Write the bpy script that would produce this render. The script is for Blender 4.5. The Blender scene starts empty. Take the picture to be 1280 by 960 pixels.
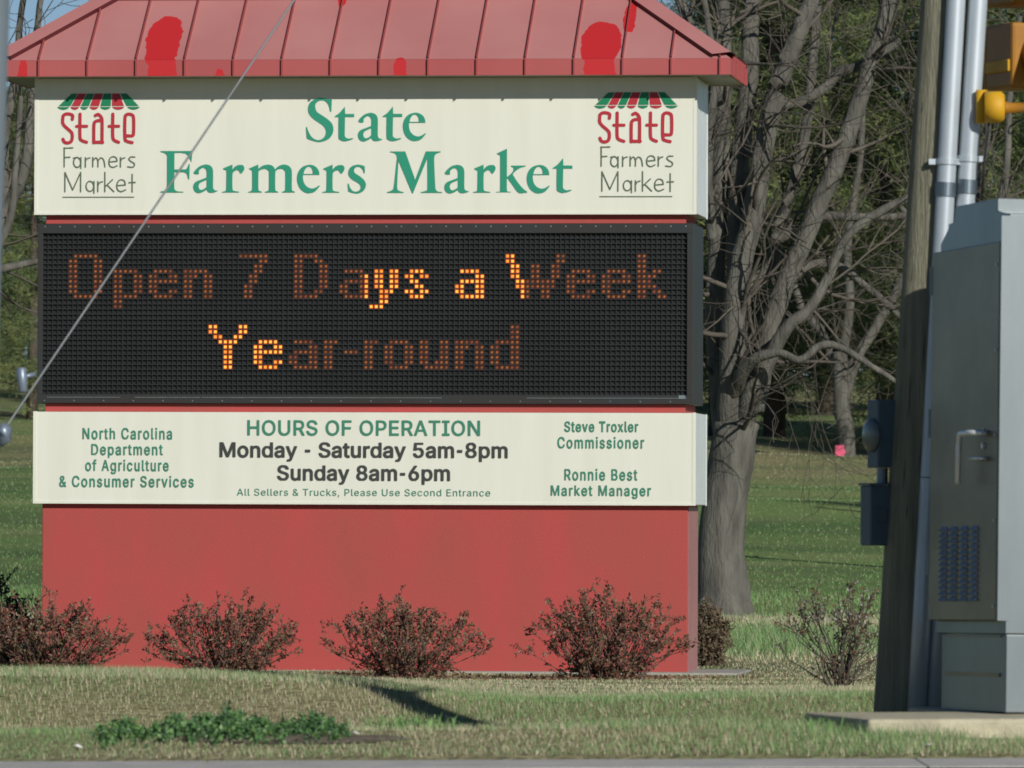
import bpy, math, random
import numpy as np
from mathutils import Vector, Matrix

# ------------------------------------------------------------------ camera, sky, sun, exposure
SC = bpy.context.scene
R = math.radians
F, W0, H0 = 9500.0, 1280.0, 960.0          # a long lens: focal length in photo pixels
CZ = 0.85                                   # eye height above the gutter of the road
PITCH, ROLL = math.atan(164.2 / F), 0.0035

cd = bpy.data.cameras.new('camera')
cd.sensor_width = 36.0
cd.lens = F / W0 * 36.0
cd.clip_start, cd.clip_end = 1.0, 3000.0
cd.dof.use_dof = True
cd.dof.focus_distance = 50.0
cd.dof.aperture_fstop = 15.0
cam = bpy.data.objects.new('camera', cd)
SC.collection.objects.link(cam)
CM = Matrix.Translation((0, 0, CZ)) @ Matrix.Rotation(math.pi / 2 + PITCH, 4, 'X') @ Matrix.Rotation(ROLL, 4, 'Z')
cam.matrix_world = CM
SC.camera = cam

SUN_AZ, SUN_EL = R(28.5), R(25.8)           # sun behind the viewer, 28 degrees to the right
sdir = Vector((math.sin(SUN_AZ) * math.cos(SUN_EL), -math.cos(SUN_AZ) * math.cos(SUN_EL), math.sin(SUN_EL)))
wd = bpy.data.worlds.new('World'); SC.world = wd; wd.use_nodes = True
nt = wd.node_tree
sky = nt.nodes.new('ShaderNodeTexSky'); sky.sky_type = 'NISHITA'; sky.sun_disc = False
sky.sun_elevation = SUN_EL
sky.sun_rotation = math.pi - SUN_AZ
sky.altitude = 3500
sky.air_density, sky.dust_density, sky.ozone_density = 1.0, 0.1, 3.0
bgn = nt.nodes['Background']; bgn.inputs['Strength'].default_value = 0.060
nt.links.new(sky.outputs[0], bgn.inputs['Color'])
sl = bpy.data.lights.new('sun', 'SUN'); sl.energy = 4.0; sl.angle = R(0.53); sl.color = (1.0, 0.965, 0.90)
so = bpy.data.objects.new('sun', sl); SC.collection.objects.link(so)
so.rotation_euler = sdir.to_track_quat('Z', 'Y').to_euler()
so.location = sdir * 60
SC.cycles.filter_width = 1.75
vs = SC.view_settings
vs.view_transform = 'Standard'; vs.look = 'None'; vs.exposure = -0.14; vs.gamma = 1.0; vs.use_curve_mapping = False

# ------------------------------------------------------------------ survey helpers
R3 = CM.to_3x3()
def ray(px, py):
    return (R3 @ Vector(((px - W0 / 2) / F, -(py - H0 / 2) / F, -1.0)))
def P(px, py, Y):                           # the point at distance Y seen in that direction
    d = ray(px, py)
    return Vector((0, 0, CZ)) + d * (Y / d.y)

rng = random.Random(7)
nrng = np.random.default_rng(11)

# ------------------------------------------------------------------ object helpers
def link(o):
    SC.collection.objects.link(o); return o
def tag(o, label=None, cat=None, group=None, kind=None):
    if label: o['label'] = label
    if cat: o['category'] = cat
    if group: o['group'] = group
    if kind: o['kind'] = kind
    return o
def empty(name, loc=(0, 0, 0), rz=0.0, mat=None):
    o = bpy.data.objects.new(name, None); o.empty_display_size = 0.2
    if mat is not None: o.matrix_world = mat
    else: o.location = loc; o.rotation_euler = (0, 0, rz)
    return link(o)

class MB:
    def __init__(s): s.v = []; s.f = []; s.m = []
    def quad(s, a, b, c, d, m=0):
        n = len(s.v); s.v += [tuple(a), tuple(b), tuple(c), tuple(d)]; s.f.append((n, n + 1, n + 2, n + 3)); s.m.append(m)
    def tri(s, a, b, c, m=0):
        n = len(s.v); s.v += [tuple(a), tuple(b), tuple(c)]; s.f.append((n, n + 1, n + 2)); s.m.append(m)
    def poly(s, pts, m=0):
        n = len(s.v); s.v += [tuple(p) for p in pts]; s.f.append(tuple(range(n, n + len(pts)))); s.m.append(m)
    def box(s, x0, x1, y0, y1, z0, z1, m=0, T=None):
        c = [(x0, y0, z0), (x1, y0, z0), (x1, y1, z0), (x0, y1, z0), (x0, y0, z1), (x1, y0, z1), (x1, y1, z1), (x0, y1, z1)]
        if T is not None: c = [tuple(T @ Vector(p)) for p in c]
        n = len(s.v); s.v += c
        for f in ((0, 3, 2, 1), (4, 5, 6, 7), (0, 1, 5, 4), (1, 2, 6, 5), (2, 3, 7, 6), (3, 0, 4, 7)):
            s.f.append(tuple(n + i for i in f)); s.m.append(m)
    def prism(s, prof, h0, h1, axis='x', m=0):  # closed profile of (a, b) swept along an axis
        def pt(a, b, h): return (h, a, b) if axis == 'x' else ((a, h, b) if axis == 'y' else (a, b, h))
        n = len(s.v); k = len(prof)
        s.v += [pt(a, b, h0) for a, b in prof] + [pt(a, b, h1) for a, b in prof]
        s.f.append(tuple(n + i for i in range(k))); s.m.append(m)
        s.f.append(tuple(n + k + i for i in reversed(range(k)))); s.m.append(m)
        for i in range(k):
            j = (i + 1) % k
            s.f.append((n + j, n + i, n + k + i, n + k + j)); s.m.append(m)
    def tube(s, pts, rad, sides=8, m=0, cap=True, jag=0.0):
        pts = [Vector(p) for p in pts]
        if not hasattr(rad, '__len__'): rad = [rad] * len(pts)
        n = len(s.v)
        up = Vector((0.31, 0.17, 0.93))
        for i, p in enumerate(pts):
            t = (pts[min(i + 1, len(pts) - 1)] - pts[max(i - 1, 0)])
            if t.length < 1e-9: t = Vector((0, 0, 1))
            t.normalize()
            a = t.cross(up)
            if a.length < 1e-3: a = t.cross(Vector((1, 0, 0)))
            a.normalize(); b = t.cross(a)
            for k in range(sides):
                q = 2 * math.pi * k / sides
                r = rad[i] * (1 + (rng.uniform(-jag, jag) if jag else 0))
                s.v.append(tuple(p + a * (r * math.cos(q)) + b * (r * math.sin(q))))
        for i in range(len(pts) - 1):
            for k in range(sides):
                k2 = (k + 1) % sides
                s.f.append((n + i * sides + k, n + i * sides + k2, n + (i + 1) * sides + k2, n + (i + 1) * sides + k)); s.m.append(m)
        if cap and sides > 2:
            s.f.append(tuple(n + k for k in reversed(range(sides)))); s.m.append(m)
            e = n + (len(pts) - 1) * sides
            s.f.append(tuple(e + k for k in range(sides))); s.m.append(m)
    def build(s, name, mats, parent=None, smooth=False, bevel=0.0, fix=False):
        me = bpy.data.meshes.new(name)
        me.from_pydata(s.v, [], s.f)
        if not isinstance(mats, (list, tuple)): mats = [mats]
        for mt in mats: me.materials.append(mt)
        if len(mats) > 1: me.polygons.foreach_set('material_index', s.m)
        if smooth: me.polygons.foreach_set('use_smooth', [True] * len(me.polygons))
        if fix:
            import bmesh
            bm = bmesh.new(); bm.from_mesh(me)
            bmesh.ops.remove_doubles(bm, verts=bm.verts, dist=1e-5)
            bmesh.ops.recalc_face_normals(bm, faces=bm.faces); bm.to_mesh(me); bm.free()
        me.update()
        o = link(bpy.data.objects.new(name, me))
        if parent is not None: o.parent = parent
        if bevel:
            md = o.modifiers.new('bevel', 'BEVEL'); md.width = bevel; md.segments = 2; md.limit_method = 'ANGLE'
            md.angle_limit = R(40)
        return o
def np_mesh(name, verts, faces, mats, midx=None, parent=None, smooth=False):
    me = bpy.data.meshes.new(name)
    nv, nf, k = len(verts), len(faces), faces.shape[1]
    me.vertices.add(nv); me.vertices.foreach_set('co', np.asarray(verts, np.float32).ravel())
    me.loops.add(nf * k); me.loops.foreach_set('vertex_index', np.asarray(faces, np.int32).ravel())
    me.polygons.add(nf); me.polygons.foreach_set('loop_start', np.arange(0, nf * k, k, dtype=np.int32))
    for mt in (mats if isinstance(mats, (list, tuple)) else [mats]): me.materials.append(mt)
    if midx is not None: me.polygons.foreach_set('material_index', np.asarray(midx, np.int32))
    if smooth: me.polygons.foreach_set('use_smooth', np.ones(nf, bool))
    me.update(calc_edges=True)
    o = link(bpy.data.objects.new(name, me))
    if parent is not None: o.parent = parent
    return o

# ------------------------------------------------------------------ materials
def sr(r, g, b):                            # 0-255 sRGB to linear
    def f(c):
        c /= 255.0
        return c / 12.92 if c <= 0.04045 else ((c + 0.055) / 1.055) ** 2.4
    return (f(r), f(g), f(b), 1.0)
def mat(name, col, rough=0.6, metal=0.0, var=0.0, scale=8.0, col2=None, bump=0.0, bscale=60.0, spec=0.5, emit=None, estr=0.0, stretch=(1, 1, 1), detail=5.0, ramp=(0.35, 0.7)):
    m = bpy.data.materials.new(name); m.use_nodes = True
    t = m.node_tree; b = t.nodes['Principled BSDF']
    if len(col) == 3: col = (*col, 1.0)
    b.inputs['Base Color'].default_value = col
    b.inputs['Roughness'].default_value = rough
    b.inputs['Metallic'].default_value = metal
    b.inputs['Specular IOR Level'].default_value = spec
    if emit:
        b.inputs['Emission Color'].default_value = (*emit[:3], 1.0); b.inputs['Emission Strength'].default_value = estr
    tc = t.nodes.new('ShaderNodeTexCoord'); mp = t.nodes.new('ShaderNodeMapping')
    mp.inputs['Scale'].default_value = stretch
    t.links.new(tc.outputs['Object'], mp.inputs['Vector'])
    if var or col2:
        nz = t.nodes.new('ShaderNodeTexNoise'); nz.inputs['Scale'].default_value = scale; nz.inputs['Detail'].default_value = detail
        nz.inputs['Roughness'].default_value = 0.6
        t.links.new(mp.outputs[0], nz.inputs['Vector'])
        rp = t.nodes.new('ShaderNodeValToRGB')
        rp.color_ramp.elements[0].position, rp.color_ramp.elements[1].position = ramp
        c2 = col2 if col2 else tuple(max(0, c * (1 - var)) for c in col[:3])
        if len(c2) == 3: c2 = (*c2, 1.0)
        c1 = col if col2 else tuple(min(1, c * (1 + var)) for c in col[:3]) + (1.0,)
        rp.color_ramp.elements[0].color = c2; rp.color_ramp.elements[1].color = c1
        t.links.new(nz.outputs['Fac'], rp.inputs[0]); t.links.new(rp.outputs[0], b.inputs['Base Color'])
    if bump:
        n2 = t.nodes.new('ShaderNodeTexNoise'); n2.inputs['Scale'].default_value = bscale; n2.inputs['Detail'].default_value = 6
        t.links.new(mp.outputs[0], n2.inputs['Vector'])
        bp = t.nodes.new('ShaderNodeBump'); bp.inputs['Strength'].default_value = bump; bp.inputs['Distance'].default_value = 0.02
        t.links.new(n2.outputs['Fac'], bp.inputs['Height']); t.links.new(bp.outputs[0], b.inputs['Normal'])
    return m

# ================================================================== THE SETTING: ground, road
def lerp_prof(tab, v):
    return np.interp(v, [a for a, _ in tab], [b for _, b in tab])
PR = [(-50, -0.06), (26.3, -0.06), (26.5, 0.012), (26.85, 0.045), (27.3, 0.08), (28.2, 0.04), (29.5, -0.08), (31.3, -0.14), (32.4, -0.12),
      (33.15, -0.06), (34.2, 0.012), (36, 0.012), (38.5, -0.035), (45, -0.165), (49.3, -0.215), (60, -0.2), (75, -0.137), (90, 0.3), (105, 0.85),
      (140, 1.88), (170, 3.1), (220, 4.6), (400, 8.5), (1600, 12)]
PL = [(-50, -0.06), (26.3, -0.06), (26.5, 0.012), (26.85, 0.05), (27.3, 0.085), (28.2, 0.05), (29.5, -0.07), (31.0, -0.14), (32.3, -0.13),
      (33.15, -0.06), (34.05, 0.108), (35.5, 0.108), (38.5, 0.01), (45, -0.15), (49.3, -0.2), (60, -0.2), (75, -0.10), (90, 0.35), (105, 0.9),
      (140, 1.9), (170, 3.1), (220, 4.6), (400, 8.5), (1600, 12)]
ks = nrng.normal(size=(10, 2)); kp = nrng.uniform(0, 6.28, 10)
def wob(x, y, s):                           # smooth random field about -1..1
    a = 0
    for i in range(10): a = a + np.sin((ks[i, 0] * x + ks[i, 1] * y) * s + kp[i])
    return a / 3.2
def gz(x, y):
    x = np.asarray(x, float); y = np.asarray(y, float)
    v = y - 0.22 * np.clip(x, -8, 8)
    t = np.clip((0.2 - x) / 1.3, 0, 1); t = t * t * (3 - 2 * t)
    z = lerp_prof(PR, v) * (1 - t) + lerp_prof(PL, v) * t
    z = z - .035 * np.clip((x - .75) / .5, 0, 1) * np.exp(-((v - 27.3) / .5) ** 2)
    z = z + .018 * np.clip((-.95 - x) / .7, 0, 1) * np.exp(-((v - 34.6) / 1.3) ** 2)
    amp = np.interp(v, [26.4, 27.5, 48, 50, 54, 60, 90, 300], [0, .010, .012, .0, 0.0, .02, .05, .3])
    return z + amp * wob(x, y, np.where(y < 60, 1.9, 0.35))
def G(x, y): return float(gz(x, y))

ys = np.concatenate([np.arange(-40, 24, 8), np.arange(24, 40, 0.1), np.arange(40, 80, 0.3), np.arange(80, 240, 2), np.array([245, 260, 290, 330, 400, 520, 700, 1000, 1500])])
xp = np.concatenate([np.arange(0, 4.2, 0.12), np.arange(4.3, 30, 1.2), np.array([32, 40, 55, 80, 120, 180, 260, 400, 700])])
xs = np.concatenate([-xp[::-1][:-1], xp])
gx, gy = np.meshgrid(xs, ys)
vz = gz(gx, gy)
nx, ny = len(xs), len(ys)
ii = np.arange((ny - 1) * (nx - 1)); r_, c_ = ii // (nx - 1), ii % (nx - 1)
q0 = r_ * nx + c_
fc = np.stack([q0, q0 + 1, q0 + nx + 1, q0 + nx], 1)

def ground_mat():
    m = bpy.data.materials.new('lawn_soil'); m.use_nodes = True
    t = m.node_tree; b = t.nodes['Principled BSDF']; b.inputs['Roughness'].default_value = 0.95; b.inputs['Specular IOR Level'].default_value = 0.1
    N = t.nodes.new; L = t.links.new
    tc = N('ShaderNodeTexCoord'); sp = N('ShaderNodeSeparateXYZ'); L(tc.outputs['Object'], sp.inputs[0])
    n1 = N('ShaderNodeTexNoise'); n1.inputs['Scale'].default_value = 0.55; n1.inputs['Detail'].default_value = 8; L(tc.outputs['Object'], n1.inputs['Vector'])
    n2 = N('ShaderNodeTexNoise'); n2.inputs['Scale'].default_value = 9; n2.inputs['Detail'].default_value = 8; n2.inputs['Roughness'].default_value = .7; L(tc.outputs['Object'], n2.inputs['Vector'])
    # how green the turf is, by distance from the road
    mr = N('ShaderNodeMapRange'); mr.inputs['From Max'].default_value = 200; L(sp.outputs['Y'], mr.inputs['Value'])
    rp = N('ShaderNodeValToRGB'); cr = rp.color_ramp; cr.interpolation = 'LINEAR'
    pts = [(0, .25), (36, .2), (54, .3), (58, .8), (66, .75), (69, .3), (73, .35), (77, .9), (122, .85), (130, .4), (146, .35), (154, .8), (175, .5), (200, .6)]
    cr.elements[0].position = 0; cr.elements[0].color = (.25,) * 3 + (1,)
    cr.elements[1].position = 1; cr.elements[1].color = (.6,) * 3 + (1,)
    for y, g in pts[1:-1]:
        e = cr.elements.new(y / 200.0); e.color = (g, g, g, 1)
    L(mr.outputs[0], rp.inputs[0])
    ad = N('ShaderNodeMath'); ad.operation = 'MULTIPLY_ADD'; ad.inputs[1].default_value = 1.3; L(n1.outputs['Fac'], ad.inputs[0])
    sb = N('ShaderNodeMath'); sb.operation = 'SUBTRACT'; sb.inputs[1].default_value = 0.65; L(rp.outputs[0], sb.inputs[0]); L(sb.outputs[0], ad.inputs[2])
    cl = N('ShaderNodeClamp'); L(ad.outputs[0], cl.inputs[0])
    mx = N('ShaderNodeMix'); mx.data_type = 'RGBA'; L(cl.outputs[0], mx.inputs[0])
    mx.inputs[6].default_value = (.34, .29, .19, 1); mx.inputs[7].default_value = (.17, .265, .10, 1)
    m2 = N('ShaderNodeMix'); m2.data_type = 'RGBA'; m2.blend_type = 'MULTIPLY'; m2.inputs[0].default_value = .8; L(mx.outputs[2], m2.inputs[6])
    r2 = N('ShaderNodeValToRGB'); r2.color_ramp.elements[0].position = .3; r2.color_ramp.elements[0].color = (.62, .58, .54, 1); r2.color_ramp.elements[1].position = .7; r2.color_ramp.elements[1].color = (1.15, 1.15, 1.1, 1)
    L(n2.outputs['Fac'], r2.inputs[0]); L(r2.outputs[0], m2.inputs[7])
    mp3 = N('ShaderNodeMapping'); mp3.inputs['Scale'].default_value = (.05, .22, 1); L(tc.outputs['Object'], mp3.inputs['Vector'])
    n4 = N('ShaderNodeTexNoise'); n4.inputs['Scale'].default_value = 1.0; n4.inputs['Detail'].default_value = 4; L(mp3.outputs[0], n4.inputs['Vector'])
    r4 = N('ShaderNodeValToRGB'); r4.color_ramp.elements[0].position = .38; r4.color_ramp.elements[0].color = (.72, .80, .74, 1); r4.color_ramp.elements[1].position = .62; r4.color_ramp.elements[1].color = (1.25, 1.18, 1.05, 1)
    L(n4.outputs['Fac'], r4.inputs[0])
    m5 = N('ShaderNodeMix'); m5.data_type = 'RGBA'; m5.blend_type = 'MULTIPLY'; m5.inputs[0].default_value = 1.0; L(m2.outputs[2], m5.inputs[6]); L(r4.outputs[0], m5.inputs[7])
    L(m5.outputs[2], b.inputs['Base Color'])
    bp = N('ShaderNodeBump'); bp.inputs['Strength'].default_value = .8; bp.inputs['Distance'].default_value = .05
    n3 = N('ShaderNodeTexNoise'); n3.inputs['Scale'].default_value = 25; n3.inputs['Detail'].default_value = 8; L(tc.outputs['Object'], n3.inputs['Vector'])
    L(n3.outputs['Fac'], bp.inputs['Height']); L(bp.outputs[0], b.inputs['Normal'])
    return m
ground = np_mesh('ground', np.stack([gx.ravel(), gy.ravel(), vz.ravel()], 1), fc, ground_mat(), smooth=True)
tag(ground, kind='structure')

M_conc = mat('old_concrete', (.36, .345, .30), .9, var=.16, scale=7, bump=.35, bscale=90)
M_gutter = mat('gutter_concrete', (.52, .50, .46), .9, var=.14, scale=5, bump=.4, bscale=120, detail=8)
M_asph = mat('asphalt', (.05, .05, .05), .9, var=.25, scale=14, bump=.5, bscale=150)
mb = MB()                                   # concrete gutter strip along the grass, asphalt lane nearer the viewer
def vline(v, x): return v + 0.22 * x
for x0, x1 in ((-60, -4.1), (-4.09, -1.05), (-1.04, 1.418), (1.426, 4.3), (4.31, 60)):
    e0, e1 = 26.46, 25.6
    mb.prism([(x0, vline(e1, x0)), (x1, vline(e1, x1)), (x1, vline(e0, x1)), (x0, vline(e0, x0))], -.12, 0.0, 'z')
tag(mb.build('road_gutter', M_gutter, fix=True), kind='structure')
mb = MB()
mb.quad((-60, vline(8, -60), -.004), (60, vline(8, 60), -.004), (60, vline(25.6, 60), -.004), (-60, vline(25.6, -60), -.004))
tag(mb.build('road', M_asph), kind='structure')

# ================================================================== THE SIGN
YAW = R(6.2)
o0 = P(868.8, 700, 51.0)
GB = -0.21                                  # ground level at the sign
SM = Matrix.Translation((o0.x, 51.0, GB)) @ Matrix.Rotation(-YAW, 4, 'Z')
SI = SM.inverted()
eye = SI @ Vector((0, 0, CZ))
def S(px, py, yl=0.0):                      # where a line of sight meets the sign's plane y = yl: (x, z) on the sign
    d = SI.to_3x3() @ ray(px, py)
    q = eye + d * ((yl - eye.y) / d.y)
    return q.x, q.z
WID = -S(43.2, 300)[0]
DEP = 0.88
OH = 0.25
zU0 = S(868.8, 267.3)[1]; zSof = S(870, 95.5)[1]
zL0 = S(868.3, 631.5)[1]; zL1 = S(868.3, 516.3)[1]
IN = 0.052
zE0 = S(862, 505.5)[1]; zE1 = S(862, 279)[1]
FH = 0.107
ROOF_T = 0.70

M_cream = mat('cream_panel', (.80, .805, .695), .45, scale=2.2, spec=.3, col2=(.755, .755, .645), detail=8, stretch=(3, 3, .3))
M_end = mat('panel_end_aluminium', (.82, .87, .85), .4, var=.05, scale=3, spec=.4)
M_red = mat('red_painted_wall', (.475, .074, .070), .7, col2=(.40, .082, .068), scale=2.0, spec=.25, detail=9, bump=.16, bscale=110, stretch=(1.4, 1.4, .5))
M_green = mat('green_vinyl', (.034, .30, .185), .4, spec=.3)
M_green2 = mat('small_green_vinyl', (.055, .235, .15), .45, spec=.3)
M_grey = mat('charcoal_vinyl', (.055, .06, .055), .5, spec=.3)
M_logor = mat('logo_red', (.46, .035, .05), .45, spec=.3)
M_logog = mat('logo_green', (.015, .22, .10), .45, spec=.3)
M_logot = mat('logo_olive', (.11, .15, .10), .5, spec=.3)
M_soff = mat('soffit_paint', (.40, .37, .31), .7, var=.1, scale=3)

sign = empty('market_sign', mat=SM)
tag(sign, 'big red and cream roadside sign with a red hip roof and a black LED board', 'sign')

# red core: base wall, and the red strips left between the boxes
mb = MB(); mb.box(-WID + IN, -IN, IN, DEP - IN, -.02, zL0 - .002)
bw = mb.build('base_wall', M_red, sign, bevel=.006)
M_redsh = mat('red_end_sheen', (.46, .21, .20), .5, var=.08, scale=2)  # paler red: grazing sheen on the wall's end put into the colour
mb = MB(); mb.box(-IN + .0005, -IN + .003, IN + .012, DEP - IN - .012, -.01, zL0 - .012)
mb.build('end_face', M_redsh, bw)
for za_, zb2_ in ((zL1, zE0), (zE1, zU0)):
    mb = MB(); mb.box(-WID + IN + .02, -IN - .02, IN, DEP - IN, za_ + .002, zb2_ - .002)
    mb.build('trim_strip', M_red, sign)

def panel(name, z0, z1, par):
    mb = MB(); mb.box(-WID, 0, 0, DEP, z0, z1)
    # the folded retainer frame round the face, 2 mm proud
    t, w = -.003, .020
    e = mb.build(name, [M_cream], par, bevel=.004)
    f = MB()
    f.box(-WID - .003, -WID + w, t, .03, z0 - .003, z1 + .003); f.box(-w, .003, t, .03, z0 - .003, z1 + .003)
    f.box(-WID + w, -w, t, .03, z0 - .003, z0 + w * .7)
    f.build('retainer', M_cream, e)
    g = MB(); g.box(.0005, .003, .033, DEP - .05, z0 + .004, z1 - .004)
    g.box(.0005, .006, DEP - .045, DEP + .002, z0 - .003, z1 + .002)
    g.build('end_cap', M_end, e)
    return e
upper = panel('upper_panel', zU0, zSof - .002, sign)
lower = panel('lower_panel', zL0, zL1, sign)

# ---- lettering drawn as flat vinyl: any outline or stroke is cut into thin rows
def union(sp):
    sp.sort(); out = []
    for a, b in sp:
        if out and a <= out[-1][1]: out[-1][1] = max(out[-1][1], b)
        else: out.append([a, b])
    return out
def spans(cons, y):
    xs_ = []
    for c in cons:
        n = len(c)
        for i in range(n):
            (xa, ya), (xb, yb) = c[i], c[(i + 1) % n]
            if (ya <= y) != (yb <= y):
                xs_.append((xa + (y - ya) / (yb - ya) * (xb - xa), 1 if yb > ya else -1))
    xs_.sort(); w = 0; out = []
    for x, d in xs_:
        if w == 0: st = x
        w += d
        if w == 0: out.append((st, x))
    return out
def raster(cons, rows, bold=0.0):           # rows of (y0, y1, x0, x1) covering the outline, thickened by bold
    yy = [p[1] for c in cons for p in c]; y0, y1 = min(yy) - bold, max(yy) + bold
    dy = (y1 - y0) / rows
    base = [spans(cons, y0 + (j + .5) * dy) for j in range(rows)]
    k = int(bold / dy)
    res = []
    for j in range(rows):
        sp = []
        for i in range(max(0, j - k), min(rows, j + k + 1)):
            d = math.sqrt(max(0, bold * bold - ((i - j) * dy) ** 2))
            sp += [(a - d, b + d) for a, b in base[i]]
        for a, b in union(sp): res.append((y0 + j * dy, y0 + (j + 1) * dy, a, b))
    return res
def stroke_rows(lines, r, dy):
    pts = []
    for ln in lines:
        for (ax, ay), (bx, by) in zip(ln, ln[1:]):
            n = max(1, int(math.hypot(bx - ax, by - ay) / (r * .3)))
            pts += [(ax + (bx - ax) * i / n, ay + (by - ay) * i / n) for i in range(n + 1)]
    y0 = min(p[1] for p in pts) - r; y1 = max(p[1] for p in pts) + r
    res = []
    for j in range(int((y1 - y0) / dy) + 1):
        y = y0 + (j + .5) * dy; sp = []
        for px, py in pts:
            d2 = r * r - (py - y) ** 2
            if d2 > 0: d = math.sqrt(d2); sp.append((px - d, px + d))
        for a, b in union(sp): res.append((y0 + j * dy, y0 + (j + 1) * dy, a, b))
    return res
def smooth(pts, closed=True, corner=48, n=5):
    k = len(pts); out = []
    def is_corner(i):
        if not closed and i in (0, k - 1): return True
        a, b, c = pts[i - 1], pts[i], pts[(i + 1) % k]
        t1 = math.atan2(b[1] - a[1], b[0] - a[0]); t2 = math.atan2(c[1] - b[1], c[0] - b[0])
        d = abs((t2 - t1 + math.pi) % (2 * math.pi) - math.pi)
        return d > R(corner)
    cn = [is_corner(i) for i in range(k)]
    for i in range(k if closed else k - 1):
        p1, p2 = pts[i], pts[(i + 1) % k]
        p0 = pts[i - 1] if not cn[i] else (2 * p1[0] - p2[0], 2 * p1[1] - p2[1])
        p3 = pts[(i + 2) % k] if not cn[(i + 1) % k] else (2 * p2[0] - p1[0], 2 * p2[1] - p1[1])
        for j in range(n):
            t = j / n
            out.append(tuple(.5 * (2 * p1[q] + (p2[q] - p0[q]) * t + (2 * p0[q] - 5 * p1[q] + 4 * p2[q] - p3[q]) * t * t + (3 * p1[q] - p0[q] - 3 * p2[q] + p3[q]) * t ** 3) for q in (0, 1)))
    if not closed: out.append(pts[-1])
    return out
FACE = -.0042
def rows_to(mb, rows, fx, fz, m=0, y=FACE):
    for y0, y1, a, b in rows:
        x0, x1, z0, z1 = fx(a), fx(b), fz(y0), fz(y1)
        if z0 > z1: z0, z1 = z1, z0
        mb.quad((x0, y, z0), (x1, y, z0), (x1, y, z1), (x0, y, z1), m)

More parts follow.
